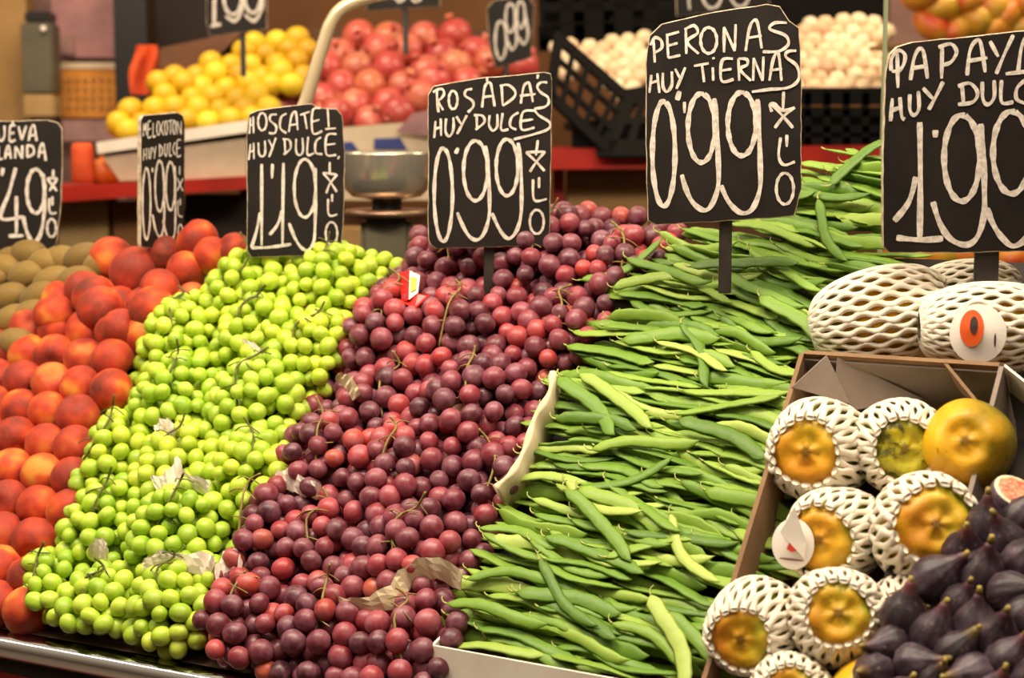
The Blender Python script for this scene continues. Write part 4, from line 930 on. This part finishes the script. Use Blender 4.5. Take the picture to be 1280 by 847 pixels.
mb = MB(); mb.lathe([(.001, -56 * k_), (.03, -56 * k_), (.03, -72 * k_)], 20, M4=Mt); rel(mb, 'neck', M['black_shade'], smooth=True)
mb = MB(); mb.box(c0 + Vector((0, 0, -.24)), (rr * .55, 0, 0), (0, rr * .5, 0), (0, 0, .115)); rel(mb, 'body', M['greybox'], bevel=.01)
arm = empty('scale_arm', at(380, 330, 3.3), 'bent shiny metal arm curving up over the pomegranates', 'metal arm')
pth = spline([at(374, 230, 3.3), at(376, 150, 3.3), at(385, 118, 3.3), at(402, 62, 3.3), at(414, 28, 3.3), at(432, 8, 3.3), at(470, -6, 3.3), at(520, -12, 3.3)], 8)
mb = MB(); mb.tube(pth, [.0125] * len(pth), 14); rel(mb, 'tube', simple('champagne_metal', '#e0c8a0', None, 8, .3, metal=.45), arm, smooth=True)
mb = MB(); c1 = at(380, 250, 3.3); mb.box(c1, (.02, 0, 0), (0, .02, 0), (0, 0, .03)); rel(mb, 'bracket', M['black_shade'], arm, bevel=.004)

# ------------------------------------------------------------------ far stall: ledges, boxes, heaps, signs
def pbox(name, x0, y0, x1, y1, Y, d, mat, label=None, cat=None, kind=None, group=None, bevel=0):
    c, ex, ey, ez = unproj_box(x0, y0, x1, y1, Y, d)
    mb = MB(); mb.box(Vector((0, 0, 0)), ex, ey, ez); o = mb.build(name, mat, bevel=bevel); o.location = c
    return tag(o, label, cat, group, kind)
def slant(name, x0, y0, x1, y1, x2, y2, x3, y3, Y, d, mat, label=None, cat=None, kind=None, parent=None):
    f = [at(x0, y0, Y), at(x1, y1, Y), at(x2, y2, Y), at(x3, y3, Y)]; c = sum(f, Vector()) / 4; b = [p + Vector((0, d, 0)) for p in f]
    mb = MB(); mb.hexa([p - c for p in f] + [p - c for p in b]); o = mb.build(name, mat, bevel=0); o.location = c
    if parent: o.parent = parent; o.location = c - parent.location
    return tag(o, label, cat, None, kind)
# ledges and the stall fronts under them
slant('red_ledge', -60, 262, -60, 241, 310, 220, 310, 236, 4.45, .5, M['red_ledge'], 'red ledge along the far stall at the left, under the lemon crate', 'ledge')
slant('red_ledge', 640, 212, 640, 187, 1150, 181, 1150, 208, 4.45, .5, M['red_ledge'], 'glossy red ledge along the far stall at the right, under the black crates', 'ledge')
slant('red_ledge', 300, 262, 300, 236, 645, 200, 645, 222, 4.9, .4, M['red_ledge'], 'red ledge far behind the weighing scale, mostly hidden', 'ledge')
pbox('stall_front', -80, 262, 1200, 908, 4.75, .1, M['shelfwood'], 'brown wooden lower front of the far stall', 'stall front')
pbox('pillar', 92, 248, 134, 908, 4.6, .12, M['beige'], 'beige square pillar under the red ledge left of the melocoton sign', 'pillar')
pbox('board', 232, 243, 308, 300, 4.62, .05, M['dark'], 'dark brown board under the ledge right of the melocoton sign', 'board')
pbox('board', 143, 252, 176, 330, 4.6, .05, M['wall'], 'brown board under the ledge left of the melocoton sign', 'board')
pbox('panel', 706, 212, 812, 908, 4.6, .08, M['tan'], 'tan panel below the right red ledge between two signs', 'panel')
pbox('panel', 690, 212, 705, 908, 4.58, .08, M['red_panel'], 'narrow dark red upright beside the tan panel', 'panel')
pbox('panel', 428, 285, 520, 908, 4.5, .08, M['tan'], 'tan brown low panel behind the weighing scale', 'panel')
pbox('shelf', 150, 36, 640, 52, 6.65, .3, M['shelfwood'], 'long brown shelf high behind the fruit heaps', 'shelf')
pbox('panel', 540, 60, 690, 760, 6.0, .1, M['wall'], 'brown panel behind the pomegranates', 'panel')
# far left wall things
pbox('wall_panel', -120, -60, 30, 340, 5.3, .1, M['tan'], 'plain tan wall panel at the far left edge', 'wall panel')
pbox('wall_panel', 26, -80, 150, 260, 5.5, .08, M['mauve'], 'mauve board behind the posters at the left', 'wall panel')
d_ = empty('dispenser', at(47, 116, 5.2), 'grey green wall dispenser with a small round light', 'dispenser')
for nm, bb, mt in (('body', (28, 28, 64, 117), 'greybox'), ('base', (29, 118, 67, 147), 'beige'), ('cap', (30, 14, 60, 28), 'black_shade')):
    c, ex, ey, ez = unproj_box(*bb, 5.2, .1); MB_ = MB(); MB_.box(c - d_.location, ex, ey, ez); MB_.build(nm, M[mt], d_, bevel=.006)
V, F = blob(lambda t, p: Vector((.009 * math.sin(t) * math.cos(p), .006 * math.cos(t), .009 * math.sin(t) * math.sin(p))), 16, 10); obj('lamp', mesh('lamp', V, F, M['sticker'], True), d_, at(54, 36, 5.19) - d_.location)
po = empty('poster', at(105, 70, 5.38), 'pinkish poster pinned above the orange calendar', 'poster')
c, ex, ey, ez = unproj_box(66, -30, 144, 72, 5.4, .01); mb = MB(); mb.box(c - po.location, ex, ey, ez); mb.build('sheet', M['pink'], po)
c, ex, ey, ez = unproj_box(70, 44, 92, 68, 5.39, .008); mb = MB(); mb.box(c - po.location, ex, ey, ez); mb.build('picture', M['mauve'], po)
ca = empty('calendar', at(106, 145, 5.38), 'orange wall calendar with rows of dark figures beside the black pillar', 'calendar')
c, ex, ey, ez = unproj_box(68, 86, 145, 147, 5.39, .008); mb = MB(); mb.box(c - ca.location, ex, ey, ez); mb.build('page', M['calendar'], ca)
c, ex, ey, ez = unproj_box(68, 78, 145, 86, 5.385, .010); mb = MB(); mb.box(c - ca.location, ex, ey, ez); mb.build('header', M['styro'], ca)
mb = MB()
for r_ in range(4):
    for q in range(7):
        c, ex, ey, ez = unproj_box(74 + q * 10, 98 + r_ * 11, 78 + q * 10, 102 + r_ * 11, 5.383, .004); mb.box(c - ca.location, ex, ey, ez)
mb.build('figures', M['tan'], ca)
pbox('pillar', 146, -80, 180, 175, 5.2, .15, M['black_shade'], 'black vertical pillar right of the calendar', 'pillar')
pbox('shelf_board', 78, 150, 146, 176, 5.15, .2, M['mauve'], 'mauve shelf edge beneath the orange calendar', 'shelf')
pbox('wall_panel', 178, -80, 270, 60, 5.9, .1, M['dark'], 'dark brown recess behind the orange cloth', 'wall panel')
# round red jar and oranges at left ledge
o_ = empty('jar', at(104, 228, 4.5), 'orange red jar with a pale lid standing on the left red ledge', 'jar')
mb = MB(); a = at(104, 228, 4.5); r_ = 14 * 4.5 / FPX; mb.lathe([(.001, 0), (r_ * .9, 0), (r_, .01), (r_, .085), (r_ * .8, .1), (.001, .1)], 24, M4=Matrix.Translation(a - o_.location)); mb.build('body', M['orange'], o_, True)
V, F = blob(lambda t, p: Vector((.036 * math.sin(t) * math.cos(p), .036 * math.sin(t) * math.sin(p), .035 * math.cos(t))), 20, 14)
om = mesh('orange', V, F, simple('orange_skin', '#d4701c', '#c85a18', 12, .5, .2, 200), True)
for i, (x, y) in enumerate([(128, 215), (143, 214), (157, 218), (140, 204)]):
    tag(obj('orange', om, None, at(x, y, 4.55 + .03 * (i == 3))), ['leftmost orange on the ledge beside the jar', 'orange in the middle on the ledge', 'rightmost orange on the ledge under the crate', 'orange resting on top of the others on the ledge'][i], 'orange', 'oranges by the jar')
# lemon crate, pomegranate boxes
cr = empty('fruit_crate', at(215, 222, 4.5), 'pale crate with a white rim holding the lemons', 'crate')
slant('side', 150, 226, 308, 222, 308, 160, 124, 190, 4.5, .02, M['styro'], parent=cr)
slant('rim', 122, 192, 310, 165, 310, 150, 120, 178, 4.48, .03, M['card_white'], parent=cr)
slant('tray', 130, 196, 312, 172, 312, 166, 130, 190, 4.5, .55, M['card'], parent=cr)
bo = empty('fruit_box', at(480, 222, 4.6), 'cream fruit box with dark blue printed squares under the pomegranates', 'box')
slant('side', 418, 250, 545, 250, 545, 150, 418, 160, 4.6, .02, M['styro'], parent=bo)
slant('print', 467, 186, 509, 187, 500, 172, 468, 173, 4.595, .004, M['blue'], parent=bo)
slant('print', 425, 188, 448, 188, 440, 177, 425, 178, 4.595, .004, M['blue'], parent=bo)
slant('flap', 495, 165, 545, 170, 545, 135, 515, 142, 4.57, .01, M['pink'], parent=bo)
slant('tray', 330, 190, 545, 172, 545, 166, 330, 184, 4.62, .5, M['card'], parent=bo)
oc = empty('orange_cloth', at(182, 118, 4.8), 'bright orange crumpled cloth hanging beside the lemons', 'cloth')
mb = MB(); V = []; 
for j in range(10):
    for i in range(8):
        x = 162 + 34 * i / 7 + 1.5 * math.sin(j * .8) + max(0, 4 - j) * 2.2 * (1 - i / 7); y = 56 + 62 * j / 9; V.append(at(x, y, 4.85 + .02 * math.sin(i * 1.6 + j * .5)) - oc.location)
mb.add(V + [v + Vector((0, .008, 0)) for v in V], [(j * 8 + i, j * 8 + i + 1, (j + 1) * 8 + i + 1, (j + 1) * 8 + i) for j in range(9) for i in range(7)] + [(80 + j * 8 + i, 80 + (j + 1) * 8 + i, 80 + (j + 1) * 8 + i + 1, 80 + j * 8 + i + 1) for j in range(9) for i in range(7)])
mb.build('fold', M['orange'], oc, True)
slant('cardboard_flap', 196, 118, 232, 110, 305, 38, 200, 60, 5.0, .02, M['shelfwood'], 'brown cardboard side leaning behind the lemons', 'cardboard')
bp = [(0.0)]
def bg_heap(name, cat, poly, P0px, Y0, slope, spx, mfn, labelf, group, seed, layers=((0, 0),), child=None):
    random.seed(seed); P0 = at(P0px[0], P0px[1], Y0); ey = Vector((0, math.cos(slope), math.sin(slope))); n = Vector((0, -math.sin(slope), math.cos(slope)))
    R_ = []
    for j in range(-2, 40):
        row = []
        for i in range(-30, 31):
            P = P0 + Vector(((i + .5 * (j % 2)) * spx, 0, 0)) + ey * (j * spx * .86) + Vector((uni(-.12, .12) * spx, uni(-.1, .1) * spx, 0)) + n * uni(-.15, .25) * spx
            x, y = proj(P)
            if inpoly(x, y, poly): row.append((P, x))
        if row: R_.append(row)
    for j, row in enumerate(R_):
        row.sort(key=lambda q: q[1])
        for i, (P, x) in enumerate(row):
            me, parts = mfn()
            if parts:
                e = empty(name, P, labelf(j, i, len(row)), cat, group, (Vector((uni(-1, 1), uni(-1, .2), uni(-.2, 1))).normalized()).to_track_quat('Z', 'Y')); obj('fruit', me, e)
                for nm, m2 in parts: obj(nm, m2, e)
            else: tag(obj(name, me, None, P, rq()), labelf(j, i, len(row)), cat, group)
def lemonf(t, p, d=.033): 
    z = math.cos(t); return Vector((d * math.sin(t) ** .9 * math.cos(p), d * math.sin(t) ** .9 * math.sin(p), d * 1.12 * z + .004 * z ** 15 if False else d * 1.05 * z))
V, F = blob(lemonf, 20, 14); lm = mesh('lemon', V, F, M['lemon'], True)
bg_heap('lemon', 'lemon', [(136, 168), (150, 150), (178, 122), (200, 98), (222, 96), (250, 80), (290, 72), (310, 58), (330, 45), (400, 42), (392, 80), (378, 100), (350, 120), (335, 150), (310, 160), (300, 158), (180, 172)], (215, 168), 4.58, math.radians(38), .059, lambda: (lm, None),
        lambda j, i, n: 'yellow lemon in the %s row up, %s from the left' % (ORD[j], nth(i)), 'lemons heaped in the crate', 61)
def pomf(t, p, d=.049): return Vector((d * math.sin(t) * math.cos(p) * (1 + .02 * math.cos(6 * p)), d * math.sin(t) * math.sin(p), d * .92 * math.cos(t)))
V, F = blob(pomf, 24, 16); pmm = mesh('fruit', V, F, M['pomegranate'], True)
mb = MB(); mb.lathe([(.009, .041), (.008, .051), (.013, .059), (.0115, .060), (.006, .052), (.001, .047)], 12); crown = mesh('crown', mb.v, mb.f, M['pomegranate'], True)
bg_heap('pomegranate', 'pomegranate', [(330, 140), (345, 122), (380, 88), (400, 70), (425, 50), (470, 42), (520, 32), (560, 34), (600, 45), (640, 70), (680, 80), (690, 100), (600, 110), (560, 140), (545, 165), (430, 165), (400, 140)], (480, 172), 4.68, math.radians(36), .092, lambda: (pmm, [('crown', crown)]),
        lambda j, i, n: 'pinkish red pomegranate in the %s row up, %s from the left' % (ORD[j], nth(i)), 'pomegranates heaped behind the scale', 62)
def garf(t, p, d=.025): return Vector((d * math.sin(t) * math.cos(p) * (1 + .05 * math.cos(7 * p)), d * math.sin(t) * math.sin(p) * (1 + .05 * math.cos(7 * p)), d * .85 * math.cos(t) + .006 * math.exp(-(t / .3) ** 2)))
V, F = blob(garf, 20, 14); gm_ = mesh('garlic_bulb', V, F, M['garlic'], True)
bg_heap('garlic_bulb', 'garlic', [(692, 58), (735, 50), (808, 40), (808, 118), (780, 122), (755, 100), (735, 82), (705, 95)], (760, 122), 4.75, math.radians(36), .045, lambda: (gm_, None),
        lambda j, i, n: 'pale bulb, %s row up, %s from left, tilted black crate' % (ORD[j], nth(i)), 'pale bulbs in the tilted black crate', 63)
bg_heap('garlic_bulb', 'garlic', [(985, 40), (1000, 28), (1040, 18), (1085, 22), (1110, 30), (1110, 122), (985, 118)], (1050, 122), 4.7, math.radians(42), .045, lambda: (gm_, None),
        lambda j, i, n: 'pale bulb, %s row up, %s from left, crate beside the partition' % (ORD[j], nth(i)), 'pale bulbs in the right black crate', 64)
# black crates with openwork sides
def lattice(mb, a, b, c, d, nu, nv, w_, dep):
    """openwork panel a(bottom left) b(bottom right) c(top right) d(top left)"""
    nn = (b - a).cross(d - a).normalized() * dep
    def seg(p, q, w2):
        t = (q - p).normalized(); s_ = t.cross(nn).normalized() * w2; mb.box((p + q) / 2, (q - p) / 2 + t * w2, s_, nn / 2)
    for i in range(nu + 1): t = i / nu; seg(a.lerp(b, t), d.lerp(c, t), w_ if 0 < i < nu else w_ * 2)
    for j in range(nv + 1): t = j / nv; seg(a.lerp(d, t), b.lerp(c, t), w_ if 0 < j < nv else w_ * 2.4)
c1 = empty('plastic_crate', at(745, 180, 4.5), 'black openwork plastic crate tilted, holding pale bulbs right of the pomegranates', 'crate', 'black crates')
def relp(*q): return [at(x, y, Y) - c1.location for x, y, Y in q]
mb = MB(); lattice(mb, *relp((688, 120, 4.42), (758, 186, 4.42), (790, 128, 4.5), (698, 48, 4.5)), 5, 3, .006, .012); mb.build('side', M['crate'], c1)
mb = MB(); lattice(mb, *relp((758, 186, 4.42), (845, 186, 4.42), (845, 112, 4.5), (786, 122, 4.5)), 3, 2, .010, .012); mb.box(*[unproj_box(715, 150, 845, 184, 4.46, .03)[0] - c1.location] + list(unproj_box(715, 150, 845, 184, 4.46, .03)[1:])); mb.build('front', M['crate'], c1)
c2_ = empty('plastic_crate', at(1050, 180, 4.5), 'black openwork plastic crate of pale bulbs left of the clear partition', 'crate', 'black crates')
mb = MB(); q = [at(x, y, 4.5) - c2_.location for x, y in ((985, 182), (1130, 182), (1130, 120), (985, 120))]; lattice(mb, *q, 6, 3, .009, .012); mb.build('front', M['crate'], c2_)
cc = unproj_box(985, 134, 1130, 182, 4.54, .02); mb = MB(); mb.box(cc[0] - c2_.location, *cc[1:]); mb.build('back', M['crate'], c2_)
mb = MB(); mb.box(Vector((at(765, 150, 4.8).x, 4.85, at(765, 158, 4.8).z)) - c1.location, (.12, 0, 0), (0, .3, 0), (0, 0, .012)); mb.build('bottom', M['crate'], c1)
mb = MB(); mb.box(Vector((at(1050, 150, 4.8).x, 4.85, at(1050, 150, 4.8).z)) - c2_.location, (.15, 0, 0), (0, .3, 0), (0, 0, .012)); mb.build('bottom', M['crate'], c2_)
c3 = empty('plastic_crate', at(760, 30, 5.9), 'black openwork plastic crate stacked high behind the pale bulbs', 'crate', 'black crates')
mb = MB(); q = [at(x, y, 5.4) - c3.location for x, y in ((688, 48), (835, 42), (835, -30), (684, -30))]; lattice(mb, *q, 4, 3, .016, .02); mb.build('side', M['crate'], c3)
pbox('crate_stack', 684, -80, 1110, 60, 5.7, .1, M['crate'], 'black stack of crates in shade above the pale bulbs', 'crates')
# small chalk signs on the far stall
def bsign(outl, Y, strokes_, wp, label, stake):
    sign('price_sign', outl, Y, 0, (0, 0), 1.0, [], strokes_, [], 3, wp, label, stake, group='far chalk signs')
bsign([(258, -20), (333, -22), (334, 36), (262, 46), (258, 30)], 4.55, [[(268, -15), (268, 30)], [(263, 33), (276, 30)], E_(291, -2, 11, 20, 12), [(302, -10), (303, 10), (294, 26), (282, 20)], E_(316, -4, 10, 20, 12), [(326, -12), (328, 8), (318, 26), (306, 18)]], 4.5, 'small far chalk sign with white 199 above the lemons', (299, 306, 44, 62))
bsign([(608, 10), (618, 0), (660, -6), (668, 8), (664, 72), (620, 86), (612, 60)], 4.5, [E_(626, 50, 7, 24, 12), E_(638, 22, 6, 18, 12), [(643, 20), (646, 50), (640, 62), (634, 50)], E_(651, 18, 5, 17, 12), [(656, 15), (660, 42), (655, 55), (648, 46)]], 3.5, 'small dark chalk sign with faded 099 at the right of the pomegranates', (630, 636, 84, 100))
bsign([(455, -60), (550, -62), (550, 8), (458, 14)], 4.55, [[(480, 0), (482, -30)], E_(500, -12, 8, 14, 12), E_(520, -12, 8, 14, 12)], 3.5, 'dark chalk sign mostly above the picture, over the pomegranates', (503, 510, 12, 34))
bsign([(842, -60), (962, -62), (962, 10), (846, 20)], 4.3, [[(858, -30), (862, 12)], E_(890, -8, 12, 18, 12), E_(925, -10, 12, 18, 12)], 4.5, 'dark chalk sign with pale digits just above the peronas sign', None)
# clear acrylic partition with fruit behind it
gp = empty('partition', at(1190, 340, 2.95), 'clear acrylic partition with a green edge behind the papayas sign', 'partition')
a = at(1101, 340, 2.95); b = at(1101, -60, 2.95)
mb = MB(); mb.box(Vector((a.x + .35, 2.95, (a.z + b.z) / 2 + .02)) - gp.location, (.35, 0, 0), (0, .004, 0), (0, 0, (b.z - a.z) / 2 + .06)); mb.build('pane', M['glass'], gp)
mb = MB(); mb.box(Vector((a.x - .003, 2.95, (a.z + b.z) / 2 + .02)) - gp.location, (.003, 0, 0), (0, .005, 0), (0, 0, (b.z - a.z) / 2 + .06)); mb.build('edge', M['glass_edge'], gp)
pbox('wall_panel', 1104, -80, 1500, 330, 5.2, .06, M['mauve'], 'grey brown panel seen through the clear partition', 'wall panel')
V, F = blob(lambda t, p: Vector((.045 * math.sin(t) * math.cos(p), .038 * math.sin(t) * math.sin(p), .058 * math.cos(t))), 20, 14); mg = mesh('mango', V, F, M['mango'], True)
random.seed(71)
mang = [(1150, -5), (1180, 8), (1215, 25), (1195, 40), (1235, 8), (1262, 18), (1285, 5), (1250, 38), (1165, 30), (1275, 40), (1210, -5), (1170, 322), (1140, 328), (1120, 325), (1205, 325), (1262, 320), (1290, 325), (1190, 305), (1235, 326)]
for i, (x, y) in enumerate(mang):
    hi = y < 200; srt = sorted([q for q in mang if (q[1] < 200) == hi]); k = srt.index((x, y))
    tag(obj('mango', mg, None, at(x, y, 4.5), rq()), 'red and yellow fruit behind the partition, %s from left %s papayas sign' % (nth(k), 'above' if hi else 'below'), 'fruit', 'fruit behind the clear partition')
pbox('shelf', 1106, 54, 1420, 60, 4.5, .2, M['tan'], 'shelf behind the clear partition carrying red and yellow fruit', 'shelf')
pbox('shelf', 1106, 338, 1420, 346, 4.5, .2, M['red_ledge'], 'lower shelf behind the clear partition', 'shelf')
